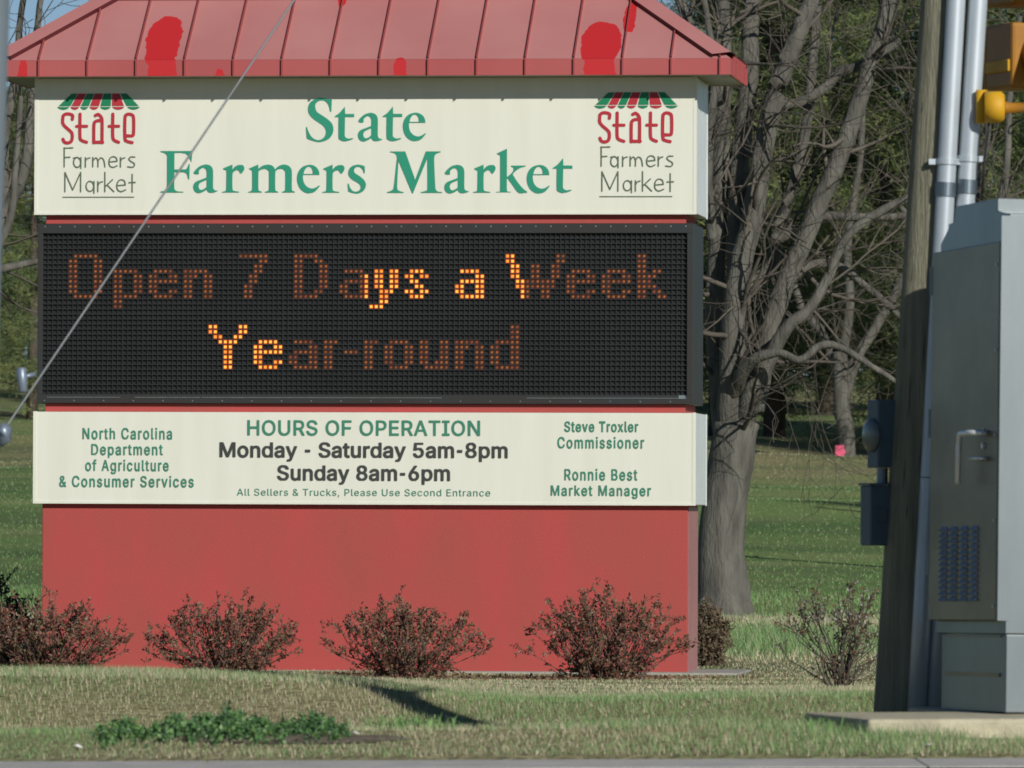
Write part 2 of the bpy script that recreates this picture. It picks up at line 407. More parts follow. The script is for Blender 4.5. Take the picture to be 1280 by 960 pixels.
GLY = {"&":[448,[[173,-6,129,4,93,22,65,47,45,78,35,114,35,149,42,177,55,201,73,224,237,352,258,382,261,417,253,437,237,452,215,460,192,460,161,449,142,424,137,408,137,389,150,355,204,284,438,0,364,0,102,319,87,344,78,370,75,398,79,430,91,458,109,481,134,499,165,510,200,513,235,510,266,499,290,482,308,459,320,433,324,404,322,382,305,342,275,308,140,206,118,185,104,164,98,143,98,119,104,97,116,78,133,63,154,53,179,47,208,47,237,54,265,66,290,84,312,108,329,136,342,168,349,224,408,224,405,180,397,144,385,115,371,92,333,47,305,23,271,7,234,-3]]],",":[188,[[38,-119,68,71,137,71,84,-119]]],"-":[453,[[337,244,337,188,114,188,114,244]]],"5":[453,[[199,-6,159,3,123,21,94,45,73,76,62,111,60,130,122,130,127,108,138,89,173,60,196,52,221,50,250,53,276,64,298,82,314,104,324,131,328,162,324,193,314,221,297,244,275,262,248,273,218,277,192,275,145,258,128,246,67,253,96,509,366,509,366,452,151,452,136,301,155,315,178,325,229,334,263,330,294,321,321,306,345,285,364,260,379,231,388,199,391,163,379,95,357,57,327,27,289,6,245,-5]]],"6":[453,[[203,-5,161,5,125,26,96,56,75,94,65,138,65,180,73,219,89,261,118,311,252,509,322,509,151,261,145,261,165,288,196,307,235,314,278,309,316,295,346,271,370,240,384,201,389,157,384,112,368,73,343,39,310,14,271,-2,249,-6],[241,49,267,56,289,70,307,90,320,114,327,142,327,173,320,201,307,225,289,244,267,258,241,264,212,264,186,258,163,244,145,225,132,201,126,174,126,143,132,114,145,90,163,70,186,56,212,49]]],"8":[453,[[201,-6,156,3,117,21,86,47,64,78,53,115,53,151,59,181,72,208,90,231,113,249,153,267,119,282,93,308,76,342,70,380,75,417,90,450,114,477,146,498,184,511,226,516,269,511,306,498,337,477,361,450,377,417,382,380,376,342,359,308,333,282,300,267,339,249,362,231,380,208,393,181,400,151,399,115,388,78,366,47,335,21,296,3,251,-6],[243,50,272,55,296,66,315,82,329,102,336,126,336,152,329,177,314,199,295,216,270,228,242,234,211,234,182,228,157,216,138,199,123,177,116,152,116,126,123,102,136,82,156,66,180,55,210,50],[239,290,263,296,284,306,300,321,312,341,318,363,318,388,313,410,301,429,285,444,264,454,240,459,213,459,188,454,167,444,151,429,139,410,134,388,134,363,139,341,151,321,168,306,189,296,213,290]]],"A":[480,[[16,0,201,509,276,509,463,0,395,0,264,372,232,478,245,478,213,371,85,0],[110,142,110,199,370,199,370,142]]],"B":[456,[[60,0,60,509,266,508,310,499,345,481,371,456,388,426,397,392,397,358,392,331,380,310,365,293,326,270,315,267,315,262,339,257,363,245,385,227,402,203,414,173,418,136,413,100,400,67,377,39,344,18,301,4,247,0],[125,57,272,58,315,70,341,92,354,120,355,149,348,173,335,194,317,211,293,224,264,230,125,231],[125,285,252,286,277,291,299,302,316,317,329,337,335,359,334,388,323,417,299,439,263,450,125,452]]],"C":[510,[[235,-5,177,11,126,42,104,63,70,115,57,146,42,215,42,293,57,362,86,421,104,445,150,484,205,508,267,516,305,513,340,504,373,490,402,471,427,447,448,418,463,385,473,348,408,348,401,373,375,413,337,440,292,454,267,456,223,450,184,432,150,403,125,364,109,314,103,254,109,194,125,145,151,105,184,76,223,59,267,53,315,60,357,81,375,96,401,136,408,160,473,160,463,124,448,91,428,62,402,38,373,19,341,5,305,-4]]],"D":[502,[[96,0,96,57,244,58,296,70,337,94,368,128,388,172,398,226,398,285,388,337,368,381,338,415,299,438,249,450,93,452,93,509,261,507,325,492,353,478,399,441,418,418,446,361,455,329,462,255,455,181,446,149,417,92,398,68,351,31,322,17,256,2],[125,509,125,0,60,0,60,509]]],"E":[419,[[60,0,60,509,372,509,372,452,125,452,125,286,355,286,355,229,125,229,125,57,375,57,375,0]]],"F":[410,[[60,0,60,509,369,509,369,452,125,452,125,278,346,278,346,221,125,221,125,0]]],"H":[517,[[60,0,60,509,125,509,125,289,392,289,392,509,457,509,457,0,392,0,392,232,125,232,125,0]]],"I":[300,[[31,0,31,57,118,57,118,452,31,452,31,509,269,509,269,452,183,452,183,57,269,57,269,0]]],"M":[628,[[60,0,60,509,152,509,287,159,322,49,307,49,352,187,476,509,568,509,568,0,504,0,507,457,513,457,456,291,342,0,286,0,159,321,112,457,119,457,122,0]]],"N":[523,[[60,0,60,509,136,509,363,151,414,55,405,54,399,157,399,509,463,509,463,0,387,0,177,331,108,452,119,454,124,328,125,0]]],"O":[533,[[235,-5,177,11,126,42,86,88,70,115,57,146,42,215,42,293,57,362,86,421,126,466,150,484,205,508,267,516,329,508,384,484,429,445,448,421,477,362,486,329,493,254,486,179,477,146,464,115,429,63,408,42,357,11,299,-5],[289,54,330,66,367,89,396,123,418,168,429,223,429,286,418,341,396,386,367,420,330,443,289,454,245,454,203,443,167,420,137,385,116,340,105,285,105,223,116,168,137,123,167,89,203,66,245,54]]],"P":[445,[[60,0,60,509,263,507,312,497,350,476,379,447,398,411,407,370,407,325,398,284,379,248,350,219,312,198,263,187,109,186,109,242,252,243,284,250,308,264,327,282,338,306,344,333,344,362,338,389,326,413,308,431,284,444,251,451,125,452,125,0]]],"R":[449,[[60,0,60,509,264,507,290,504,333,489,367,465,390,433,405,395,409,352,405,309,390,271,367,240,333,217,289,203,236,198,96,198,96,255,252,256,284,262,309,273,327,290,339,312,344,338,344,367,339,393,327,415,309,433,284,445,252,451,125,452,125,0],[353,0,230,229,303,229,428,0]]],"S":[447,[[197,-8,149,1,108,19,76,45,54,77,41,115,38,137,104,137,110,110,123,88,142,71,166,59,224,49,257,52,286,60,311,74,329,92,341,114,346,139,342,161,332,179,296,205,154,249,105,274,86,289,60,326,52,372,58,413,75,448,102,476,138,498,180,511,227,516,275,511,316,498,351,476,377,449,394,415,401,378,337,378,334,396,316,426,286,447,247,457,209,458,180,452,156,442,136,427,123,409,116,387,116,363,124,342,139,326,158,313,212,293,312,264,359,238,379,220,395,198,405,171,408,139,403,99,386,64,360,34,323,11,278,-4,252,-8]]],"T":[449,[[32,452,32,509,417,509,417,452,257,452,257,0,193,0,193,452]]],"U":[517,[[230,-7,177,5,133,28,98,60,74,101,62,148,60,509,124,509,125,160,133,128,150,99,173,77,203,61,239,53,279,53,315,61,345,77,368,99,384,128,392,160,393,509,457,509,456,148,443,101,419,60,384,28,340,5,288,-7]]],"a":[389,[[142,-8,110,-1,80,12,57,32,40,58,31,90,31,123,38,150,50,171,67,187,112,207,259,232,270,238,276,257,267,297,256,311,240,322,220,329,171,329,132,313,107,288,100,274,41,291,57,322,79,346,104,364,163,382,215,383,263,372,286,360,306,343,322,320,333,290,337,251,337,0,277,0,277,52,272,52,252,25,215,1,190,-6],[187,46,216,53,239,66,257,83,269,104,275,126,276,190,259,182,165,166,125,155,98,132,93,115,92,95,107,66,121,56,159,46]]],"c":[396,[[182,-7,137,6,98,30,68,64,46,108,36,159,36,216,46,268,68,312,98,346,137,371,182,383,221,384,272,373,315,349,347,312,362,277,303,262,290,289,264,315,234,327,189,329,158,319,134,300,115,274,103,242,97,206,97,169,103,134,115,102,134,76,158,57,189,48,234,49,264,62,287,82,304,117,363,102,354,78,325,37,306,21,261,-1,235,-6]]],"d":[424,[[172,-7,130,5,94,29,66,64,46,108,35,160,35,218,46,270,66,313,79,332,112,361,151,378,196,384,228,381,253,373,287,346,306,319,311,319,311,509,372,509,372,0,313,0,313,59,307,59,280,24,263,10,241,-1,212,-7],[221,48,250,57,274,75,293,100,305,132,311,169,311,210,305,247,293,278,275,302,251,320,221,329,187,329,157,319,133,301,115,276,103,245,97,209,97,170,103,133,115,101,134,76,158,57,188,48]]],"e":[404,[[185,-7,138,6,117,16,82,46,56,85,40,132,34,187,39,242,55,290,81,329,115,359,157,378,205,384,236,382,266,374,294,361,319,341,341,315,357,282,368,242,371,169,75,169,75,221,338,221,310,202,307,237,298,269,283,294,263,314,237,326,205,330,173,326,146,313,125,294,109,270,99,241,96,211,97,157,104,122,118,92,139,70,165,55,195,47,244,50,263,56,292,80,306,105,365,91,353,63,335,39,311,19,283,4,249,-5]]],"f":[254,[[228,379,228,327,6,327,6,379],[81,0,82,447,89,474,104,496,124,513,148,524,174,529,222,527,243,521,227,468,195,474,171,470,154,460,145,443,142,419,142,0]]],"g":[425,[[187,-150,150,-144,119,-134,93,-119,73,-101,51,-69,101,-41,128,-72,165,-92,192,-97,229,-96,267,-85,295,-62,310,-28,311,68,306,68,280,34,263,21,241,11,212,5,173,6,132,17,95,39,67,71,46,112,35,163,35,220,46,271,66,314,95,347,112,361,152,378,196,384,228,382,253,373,288,346,308,319,313,319,313,379,372,379,371,-32,360,-73,338,-104,308,-127,271,-142,229,-150],[222,60,251,68,275,84,293,107,305,137,312,172,312,212,305,248,293,278,275,303,251,320,222,329,188,329,158,320,134,302,115,277,103,246,97,212,97,173,103,138,116,108,134,85,158,68,188,60]]],"h":[410,[[114,0,53,0,53,509,114,509,114,287,102,287,124,332,152,362,187,379,227,384,264,380,295,369,321,349,341,321,353,285,357,240,357,0,296,0,295,256,283,291,260,315,229,328,197,328,172,322,150,311,133,293,121,271,114,243]]],"i":[167,[[53,0,53,379,114,379,114,0],[75,444,60,449,48,461,42,475,42,491,48,506,60,517,75,523,92,523,107,517,119,506,126,491,126,475,119,461,107,449,92,444]]],"k":[381,[[110,137,110,212,121,212,284,379,360,379,184,199,177,199],[53,0,53,509,114,509,114,0],[294,0,148,186,191,229,372,0]]],"l":[189,[[119,-1,86,10,65,33,54,65,53,509,114,509,114,87,117,68,124,58,137,53,170,54,181,3,162,-1]]],"m":[610,[[53,0,53,379,112,379,112,295,108,295,118,323,132,346,151,363,172,376,195,384,219,386,257,380,287,361,309,331,321,295,312,295,322,321,337,343,357,361,381,375,407,383,437,386,468,383,497,372,522,354,541,328,553,296,557,255,557,0,496,0,494,273,483,302,460,321,433,329,406,330,384,324,365,314,351,299,341,280,336,259,335,0,274,0,273,275,262,301,242,320,215,329,188,330,168,325,148,314,132,299,121,278,114,253,114,0]]],"n":[410,[[114,0,53,0,53,379,112,379,112,287,102,287,124,332,152,362,187,379,227,384,264,380,295,369,321,349,341,321,353,285,357,240,357,0,296,0,295,256,283,291,260,315,229,328,197,328,172,322,150,311,133,293,121,271,114,243]]],"o":[415,[[182,-7,137,6,98,30,68,64,46,108,36,159,36,216,46,268,68,312,98,346,137,371,182,383,233,383,278,371,317,346,347,312,369,268,380,216,380,159,369,108,347,64,317,30,299,16,256,-2,233,-7],[226,48,257,57,282,76,300,102,312,134,318,169,318,206,312,242,300,274,282,300,257,319,226,329,189,329,158,319,134,300,115,274,103,242,97,206,97,169,103,134,115,102,134,76,158,57,189,48]]],"p":[424,[[53,-143,53,379,112,379,112,319,118,319,144,353,161,367,183,378,212,384,252,383,294,371,313,361,345,332,370,293,385,245,390,189,385,133,370,84,346,45,313,16,274,-2,229,-8,198,-5,173,4,138,31,118,59,114,59,114,-143],[237,48,267,57,291,76,309,101,321,133,327,170,327,209,321,245,309,276,291,301,267,319,237,329,203,329,174,320,150,302,132,278,120,247,113,210,113,169,120,132,132,100,150,75,174,57,204,48]]],"r":[259,[[53,0,53,379,112,379,112,321,115,321,130,347,152,367,181,380,213,385,243,384,243,322,207,326,182,323,159,315,140,301,126,284,117,262,114,237,114,0]]],"s":[365,[[163,-7,128,-2,98,10,72,27,53,50,36,94,94,107,105,79,124,60,150,49,181,45,217,50,244,62,262,81,268,103,265,121,254,136,237,147,125,177,87,196,61,222,48,255,48,290,57,319,75,343,100,363,131,377,167,384,206,384,239,378,267,366,290,349,307,328,324,290,268,277,258,298,243,316,219,328,187,333,156,329,131,317,114,299,109,277,112,258,124,243,144,232,275,194,306,171,325,142,331,107,326,75,312,47,290,24,260,6,223,-5]]],"t":[227,[[204,379,204,327,6,327,6,379],[65,471,126,471,127,86,132,68,142,56,159,51,202,54,213,2,168,-4,125,2,92,21,80,35,67,71]]],"u":[410,[[164,-4,130,4,101,20,78,44,62,76,54,116,53,379,114,379,115,123,119,105,137,75,164,56,200,50,226,53,249,62,268,77,283,97,293,122,296,153,296,379,357,379,357,0,298,0,298,92,307,92,286,47,257,17,222,0,203,-4]]],"v":[389,[[163,0,17,379,84,379,182,104,206,21,184,21,218,138,305,379,371,379,226,0]]],"x":[379,[[21,0,171,218,171,171,29,379,100,379,207,206,175,206,233,306,282,379,352,379,209,169,209,214,358,0,287,0,173,182,205,182,157,99,91,0]]],"y":[389,[[47,-139,61,-86,96,-90,111,-87,124,-80,136,-67,163,-1,17,379,84,379,182,104,206,21,184,21,218,138,305,379,371,379,198,-72,184,-97,168,-116,150,-130,128,-140,104,-145]]]," ":[188,[]]}
GLY['-'][1] = [[int(90 + (q - 226) * .62 + 60) if i % 2 == 0 else q for i, q in enumerate(c)] for c in GLY['-'][1]]; GLY['-'][0] = 300
HCAP = max(GLY['H'][1][0][1::2])
def text_line(txt, px0, px1, ptop, pbase, m, bold=0.0, track=0.0, par=None, rows=44):
    x0, _ = S(px0, pbase); x1, _ = S(px1, pbase)
    pm = (px0 + px1) / 2
    zb = S(pm, pbase)[1]; zt = S(pm, ptop)[1]
    pen = 0; items = []
    for ch in txt:
        adv, cs = GLY[ch]
        if cs: items.append((pen, [[(c[i], c[i + 1]) for i in range(0, len(c), 2)] for c in cs]))
        pen += adv + track
    lo = min(p + q[0] for p, cs in items for c in cs for q in c) - bold
    hi = max(p + q[0] for p, cs in items for c in cs for q in c) + bold
    sx = (x1 - x0) / (hi - lo); sz = (zt - zb) / HCAP
    mb = MB()
    for p, cs in items:
        rows_to(mb, raster(cs, rows, bold), lambda u: x0 + (u + p - lo) * sx, lambda v: zb + v * sz)
    return mb.build('lettering', m, par)

text_line('HOURS OF OPERATION', 309.2, 600.3, 525.9, 544.1, M_green2, 16, 22, lower)
text_line('Monday - Saturday 5am-8pm', 274.4, 634.8, 553.5, 571.6, M_grey, 24, 10, lower)
text_line('Sunday 8am-6pm', 346.4, 562.8, 582.2, 600.3, M_grey, 24, 10, lower)
text_line('All Sellers & Trucks, Please Use Second Entrance', 296.3, 613, 611.3, 619.8, M_green2, 4, 40, lower)
text_line('North Carolina', 103.2, 215.3, 535.2, 548.8, M_green2, 20, 75, lower)
text_line('Department', 114.2, 203.8, 555.2, 568.5, M_green2, 20, 75, lower)
text_line('of Agriculture', 106.7, 211.1, 575.1, 588.5, M_green2, 20, 75, lower)
text_line('& Consumer Services', 74.2, 242.4, 595.2, 608.6, M_green2, 20, 75, lower)
text_line('Steve Troxler', 705.4, 798.1, 527.1, 539.6, M_green2, 26, 60, lower)
text_line('Commissioner', 696.9, 805.4, 546.6, 560.2, M_green2, 20, 75, lower)
text_line('Ronnie Best', 705.6, 796.9, 586.5, 600.2, M_green2, 20, 75, lower)
text_line('Market Manager', 688.5, 814, 606.9, 619.6, M_green2, 20, 75, lower)

# the serif title, outlines measured on the sign face (photo pixels)
def A_(pts): return [(190 + x / 6.857, 110 + y / 6.857) for x, y in pts]
def B_(pts): return [(340 + x / 6.857, 110 + y / 6.857) for x, y in pts]
def C_(pts): return [(470 + x / 6.857, 110 + y / 6.857) for x, y in pts]
def D_(pts): return [(590 + x / 9.846, 170 + y / 9.846) for x, y in pts]
TF = [A_([(68,538),(342,538),(334,632),(318,600),(300,572),(270,556),(190,554),(187,562),(187,697),(270,697),(292,690),(305,668),(312,650),(319,650),(316,782),(307,775),(298,742),(283,724),(250,720),(187,720),(187,850),(195,872),(215,883),(265,888),(265,893),(68,893),(68,886),(105,878),(120,862),(125,830),(125,600),(121,572),(105,556),(68,545)])]
TA = [A_([(352,728),(365,705),(400,672),(440,656),(478,656),(505,672),(518,700),(520,740),(520,845),(528,868),(545,878),(562,878),(545,889),(510,897),(485,893),(472,880),(465,868),(440,885),(405,898),(375,893),(357,872),(351,845),(358,818),(380,798),(420,783),(465,765),(465,715),(455,690),(435,680),(415,690),(398,708),(398,735),(375,738)]),
      A_([(466,785),(430,800),(405,815),(395,840),(402,865),(420,872),(445,862),(466,845)])]
TR = [A_([(600,888),(625,882),(635,865),(637,720),(632,705),(608,692),(608,687),(680,657),(687,660),(687,700),(710,672),(745,657),(775,660),(790,680),(785,705),(765,732),(750,722),(745,708),(725,702),(700,715),(688,740),(688,860),(698,880),(745,888),(745,893),(600,893)])]
TM = [A_([(825,888),(848,880),(858,860),(858,720),(852,703),(832,692),(832,687),(903,657),(910,660),(910,692),(940,668),(985,655),(1020,660),(1042,675),(1052,697),(1085,668),(1125,655),(1165,662),(1190,688),(1198,725),(1198,860),(1205,880),(1225,888),(1225,893),(1115,893),(1115,888),(1137,880),(1143,862),(1143,730),(1135,705),(1115,692),(1090,692),(1066,704),(1056,725),(1056,862),(1062,880),(1083,888),(1083,893),(968,893),(968,888),(993,880),(1002,862),(1002,725),(995,705),(975,692),(950,692),(920,705),(911,722),(911,862),(918,880),(942,888),(942,893),(825,893)])]
TE = [B_([(406,745),(400,710),(380,680),(345,660),(300,660),(255,680),(225,720),(215,770),(222,820),(245,865),(285,895),(325,900),(370,885),(410,840),(404,834),(370,855),(335,860),(300,845),(275,815),(265,775),(265,745)]),
      B_([(269,735),(278,705),(295,682),(315,673),(336,682),(348,705),(351,735)])]
TS = [B_([(795,672),(795,730),(788,728),(778,700),(755,678),(730,675),(708,690),(702,710),(712,730),(750,755),(785,785),(803,815),(803,845),(785,880),(745,902),(705,902),(670,892),(655,885),(650,820),(658,818),(668,850),(690,880),(720,888),(748,878),(762,855),(755,830),(730,808),(690,785),(662,755),(655,725),(665,690),(690,668),(730,657),(770,662)])]
TSS = [B_([(510,96),(506,200),(497,200),(488,160),(470,125),(440,105),(410,105),(382,120),(368,145),(370,175),(385,205),(430,235),(480,270),(512,305),(524,345),(518,390),(490,430),(440,455),(390,460),(340,448),(303,432),(297,420),(290,335),(297,330),(310,370),(340,420),(380,443),(420,440),(450,415),(462,380),(455,345),(430,315),(385,285),(340,250),(315,215),(308,175),(320,130),(355,100),(400,85),(450,88),(490,98)])]
TT = [B_([(535,245),(545,236),(575,215),(610,175),(622,160),(625,222),(702,222),(702,248),(624,248),(622,395),(628,420),(650,432),(697,429),(690,438),(650,452),(610,455),(580,443),(570,415),(570,248),(535,248)])]
TMM = [C_([(122,545),(250,545),(337,790),(427,545),(552,545),(552,551),(515,565),(500,590),(498,640),(508,840),(515,875),(535,890),(567,893),(567,898),(385,898),(385,893),(430,880),(442,860),(440,600),(318,902),(311,902),(192,620),(183,800),(183,860),(195,880),(237,893),(237,898),(97,898),(97,893),(140,875),(155,840),(175,650),(180,600),(172,570),(150,556),(122,551)])]
TK = [D_([(295,690),(330,685),(345,665),(345,270),(335,240),(305,222),(305,217),(415,165),(426,165),(426,510),(490,455),(510,415),(505,390),(478,376),(478,368),(657,368),(650,378),(590,395),(530,435),(497,475),(550,560),(620,645),(677,690),(677,697),(590,705),(550,680),(500,610),(437,522),(426,530),(426,660),(436,685),(477,692),(477,697),(295,697)])]
def put(cons, left, dy=0.0):
    l0 = min(p[0] for c in cons for p in c)
    return [[(x - l0 + left, y + dy) for x, y in smooth(c)] for c in cons]
title = [put(TSS, 382.3, .1), put(TT, 418.0), put(TA, 447.4, -64.3), put(TT, 478.0), put(TE, 503.6, -64.9),
         put(TF, 199.9), put(TA, 241.3), put(TR, 277.5), put(TM, 310.3, .1), put(TE, 371.4), put(TR, 403.0, .4), put(TS, 434.8),
         put(TMM, 484.1), put(TA, 555.6, .9), put(TR, 591.5, .6), put(TK, 619.9), put(TE, 658.2, .6), put(TT, 690.3, 64.9)]
xm0, zm0 = S(457, 240); sxm = (S(700, 240)[0] - S(210, 240)[0]) / 490.0; szm = (S(457, 130)[1] - zm0) / 110.0
def fx_face(u): return xm0 + (u - 457) * sxm
def fz_face(v): return zm0 + (240 - v) * szm
mb = MB()
for c in title: rows_to(mb, raster(c, 90, .12), fx_face, fz_face)
mb.build('lettering', M_green, upper)

# the two small awning logos
def K_(pts): return [(40 + x / 6.0, 100 + y / 6.0) for x, y in pts]
def ell(cx, cy, rx, ry, n=22): return [(cx + rx * math.cos(2 * math.pi * i / n), cy + ry * math.sin(2 * math.pi * i / n)) for i in range(n + 1)]
def cur(p): return smooth(p, False, 100, 6)
state = [cur([(292,290),(294,262),(272,251),(245,250),(224,262),(220,285),(220,318),(238,345),(278,380),(291,402),(291,438),(280,460),(255,468),(232,460),(222,440)]),
         cur([(350,252),(350,415),(362,448),(400,463)]), [(326,343), (400,343)],
         cur([(466,262),(488,254),(510,275),(517,310),(517,466)]), cur([(517,300),(488,300),(462,312),(455,345),(455,466)]), [(455,464), (522,464)],
         cur([(598,252),(598,415),(610,448),(642,463)]), [(571,343), (642,343)],
         cur([(744,466),(706,456),(690,430),(690,285),(700,258),(722,252),(745,260),(755,285),(755,395),(742,415),(706,415)])]
thin = [[(232,505), (232,648)], [(229,507), (297,505)], [(232,578), (275,575)],
        ell(330,615,27,37), [(358,578), (358,660)], [(302,582), (330,576)],
        [(392,578), (392,650)], cur([(392,608),(404,588),(426,580)]),
        [(448,578), (448,648)], cur([(448,606),(466,582),(480,588),(487,610),(487,648)]), cur([(487,606),(505,582),(524,588),(534,610),(540,648)]),
        cur([(572,612),(632,606),(624,580),(600,572),(578,585),(570,615),(578,642),(602,652),(632,640)]),
        [(657,578), (657,650)], cur([(657,608),(669,588),(690,580)]),
        cur([(765,575),(735,575),(721,590),(735,607),(759,622),(762,640),(745,652),(712,648)]),
        [(238,835), (238,690)], [(238,690), (297,822), (357,690), (357,835)],
        ell(427,795,29,38), [(458,758), (458,846)], [(487,758), (487,835)], cur([(487,792),(500,768),(522,760)]),
        [(540,690), (540,835)], [(598,745), (542,798)], [(558,786), (608,835)],
        cur([(632,790),(695,785),(687,755),(660,746),(638,762),(630,795),(638,822),(662,835),(697,822)]),
        [(746,705), (746,838)], [(722,768), (770,766)]]
stripes = [(285,331,165,264,'g'), (337,395,270,338,'r'), (401,456,345,407,'g'), (462,522,415,487,'r'), (528,585,498,582,'g'), (591,648,592,690,'r'), (654,702,712,814,'g')]
def logo(dx):
    mb = MB()
    fx = lambda u: fx_face(u) + dx
    for a, b, c, d, k in stripes:
        mi = 0 if k == 'g' else 1
        t = (190 - 97) / 115.0
        l1, r1 = a + (c - a) * t, b + (d - b) * t
        body = K_([(a, 97), (b, 97), (r1, 190), (l1, 190)])
        rows_to(mb, raster([body], 24), fx, fz_face, mi)
        l2, r2 = a + (c - a) * 1.03 * .93, b + (d - b) * .98
        l2 = a + (c - a) * .9; r2 = b + (d - b) * .9
        val = K_([(l2, 197)] + [(l2 + (r2 - l2) * (i / 8.0), 199 + 19 * math.sin(math.pi * i / 8.0) ** .7) for i in range(1, 8)] + [(r2, 197)])
        rows_to(mb, raster([val], 10), fx, fz_face, mi)
    rows_to(mb, stroke_rows([K_(l) for l in state], 2.05, .35), fx, fz_face, 1)
    rows_to(mb, stroke_rows([K_(l) for l in thin], .82, .3), fx, fz_face, 2)
    rows_to(mb, stroke_rows([K_([(222, 876), (760, 876)])], .55, .3), fx, fz_face, 2)
    return mb.build('logo', [M_logog, M_logor, M_logot], upper)
logo(0.0); logo(S(746.9, 190)[0] - S(75.8, 190)[0])

# ---- the LED board
M_led = mat('led_face_black', (.008, .009, .009), .7, var=.25, scale=2.2)
M_rib = mat('led_louver', (.012, .0145, .0145), .65, var=.2, scale=1.1)
M_case = mat('led_case_grey', (.030, .037, .038), .5, col2=(.036, .029, .024), scale=1.2, spec=.4)
M_steel = mat('worn_steel', (.45, .5, .5), .35, metal=.8, var=.15, scale=20)
def led(name, core, cs): return mat(name, (.02, .008, .004), .5, emit=core, estr=cs)
M_on0 = led('led_glow_bright', (1.0, .12, .0), .62); M_on1 = led('led_core_bright', (1.0, .42, .055), 1.9)
M_di2 = led('led_core_dimmer', (1.0, .30, .10), .22); M_on2 = led('led_core_less_bright', (1.0, .36, .04), 1.35)
M_di0 = led('led_glow_dim', (1.0, .15, .02), .075); M_di1 = led('led_core_dim', (1.0, .33, .08), .36)
xE0, xE1 = S(47, 400, .012)[0], S(866.3, 400, .012)[0]
xa, xb = S(53.4, 400, .03)[0], S(858.9, 400, .03)[0]
za, zb_ = S(456, 493.8, .03)[1], S(456, 291.6, .03)[1]
board = MB(); board.box(xE0, xE1, .045, DEP - .045, zE0, zE1)
board = board.build('led_board', M_case, sign, bevel=.004)
mb = MB()
yf = .012
mb.box(xE0, xE1, yf, .045, zb_, zE1 - .001); mb.box(xE0, xE1, yf, .045, zE0 + .001, za)
mb.box(xE0, xa, yf, .045, za, zb_); mb.box(xb, xE1, yf, .045, za, zb_)
fr = mb.build('frame', M_case, board, bevel=.002)
mb = MB()
for i in range(44):                         # screw heads and the bright wiper strips on the frame
    x = xE0 + .05 + i * (xE1 - xE0 - .1) / 43
    mb.tube([(x, yf + .001, zE1 - .020), (x, yf - .004, zE1 - .020)], .0052, 6)
    if i % 2 == 0: mb.tube([(x, yf + .001, zE0 + .018), (x, yf - .004, zE0 + .018)], .0046, 6)
for pa, pb in ((58, 150), (168, 250), (252, 420), (420, 552), (658, 858)):
    q0, q1 = S(pa, 498)[0], S(pb, 498)[0]
    mb.box(q0, q1, yf - .003, yf, za - .020, za - .017)
q = S(848, 498)[0]; mb.box(q, q + .045, yf - .004, yf - .0005, za - .022, za + .001)
mb.build('fitting', M_steel, fr)
mb = MB()
nC, nR = 128, 32
pc, pr = (xb - xa) / nC, (zb_ - za) / nR
mb.quad((xa, .044, za), (xb, .044, za), (xb, .044, zb_), (xa, .044, zb_), 0)
for c in range(nC + 1):
    w = .0030 if c % 16 else .0042
    x = xa + c * pc; mb.box(max(xa, x - w), min(xb, x + w), .030, .0435, za, zb_, 1)
for r in range(nR + 1):
    w = .0034 if r % 16 else .0044
    z = zb_ - r * pr; mb.box(xa, xb, .026, .0432, max(za, z - w), min(zb_, z + w), 1)
mx_ = mb.build('led_matrix', [M_led, M_rib], board)
FONT = {'O': ['.#####.'] + ['##...##'] * 7 + ['.#####.'],
 'p': ['', '', '', '#####.', '##..##', '##..##', '##..##', '##..##', '#####.', '##....', '##....'],
 'e': ['', '', '', '.####.', '##..##', '######', '##....', '##..##', '.####.'],
 'n': ['', '', '', '#####.', '###.##', '##..##', '##..##', '##..##', '##..##'],
 '7': ['######', '....##', '...##.', '...##.', '..##..', '..##..', '.##...', '.##...', '.##...'],
 'D': ['#####..', '##..##.', '##...##', '##...##', '##...##', '##...##', '##...##', '##..##.', '#####..'],
 'a': ['', '', '', '.####.', '....##', '.#####', '##..##', '##..##', '.#####'],
 'y': ['', '', '', '.##.##', '.##.##', '.##.##', '.##.##', '..###.', '..##..', '..##..', '###...'],
 's': ['', '', '', '.###.', '##.##', '.##..', '..##.', '##.##', '.###.'],
 'W': ['##........##', '##........##', '.##..##..##.', '.##..##..##.', '.##..##..##.', '..########..', '..########..', '...##..##...', '...##..##...'],
 'k': ['##....', '##....', '##....', '##.##.', '####..', '###...', '####..', '##.##.', '##..##'],
 'Y': ['##....##', '##....##', '.##..##.', '..####..', '...##...', '...##...', '...##...', '...##...', '...##...'],
 'r': ['', '', '', '###', '##.', '##.', '##.', '##.', '##.'], '-': ['', '', '', '', '', '###'],
 'o': ['', '', '', '.####.', '##..##', '##..##', '##..##', '##..##', '.####.'],
 'u': ['', '', '', '##..##', '##..##', '##..##', '##..##', '##.###', '.#####'],
 'd': ['....##', '....##', '....##', '.#####', '##..##', '##..##', '##..##', '##..##', '.#####']}
def message(items, row0, lit):
    for ch, c0 in items:
        mb = MB()
        for r, ln in enumerate(FONT[ch]):
            for c, k in enumerate(ln):
                if k != '#': continue
                col = c0 + c; on = any(a <= col <= b for a, b in lit)
                x = xa + (col + 5.5) * pc; z = zb_ - (row0 + r + .5) * pr
                g, s = .0138, .0086 if on else .0070
                mi = 0 if on else 2
                mb.quad((x - g, .0415, z - g), (x + g, .0415, z - g), (x + g, .0415, z + g), (x - g, .0415, z + g), mi)
                mb.quad((x - s, .0395, z - s), (x + s, .0395, z - s), (x + s, .0395, z + s), (x - s, .0395, z + s), mi + 1 if rng.random() < .7 else (4 if on else 5))
        mb.build('led_character', [M_on0, M_on1, M_di0, M_di1, M_on2, M_di2], board)
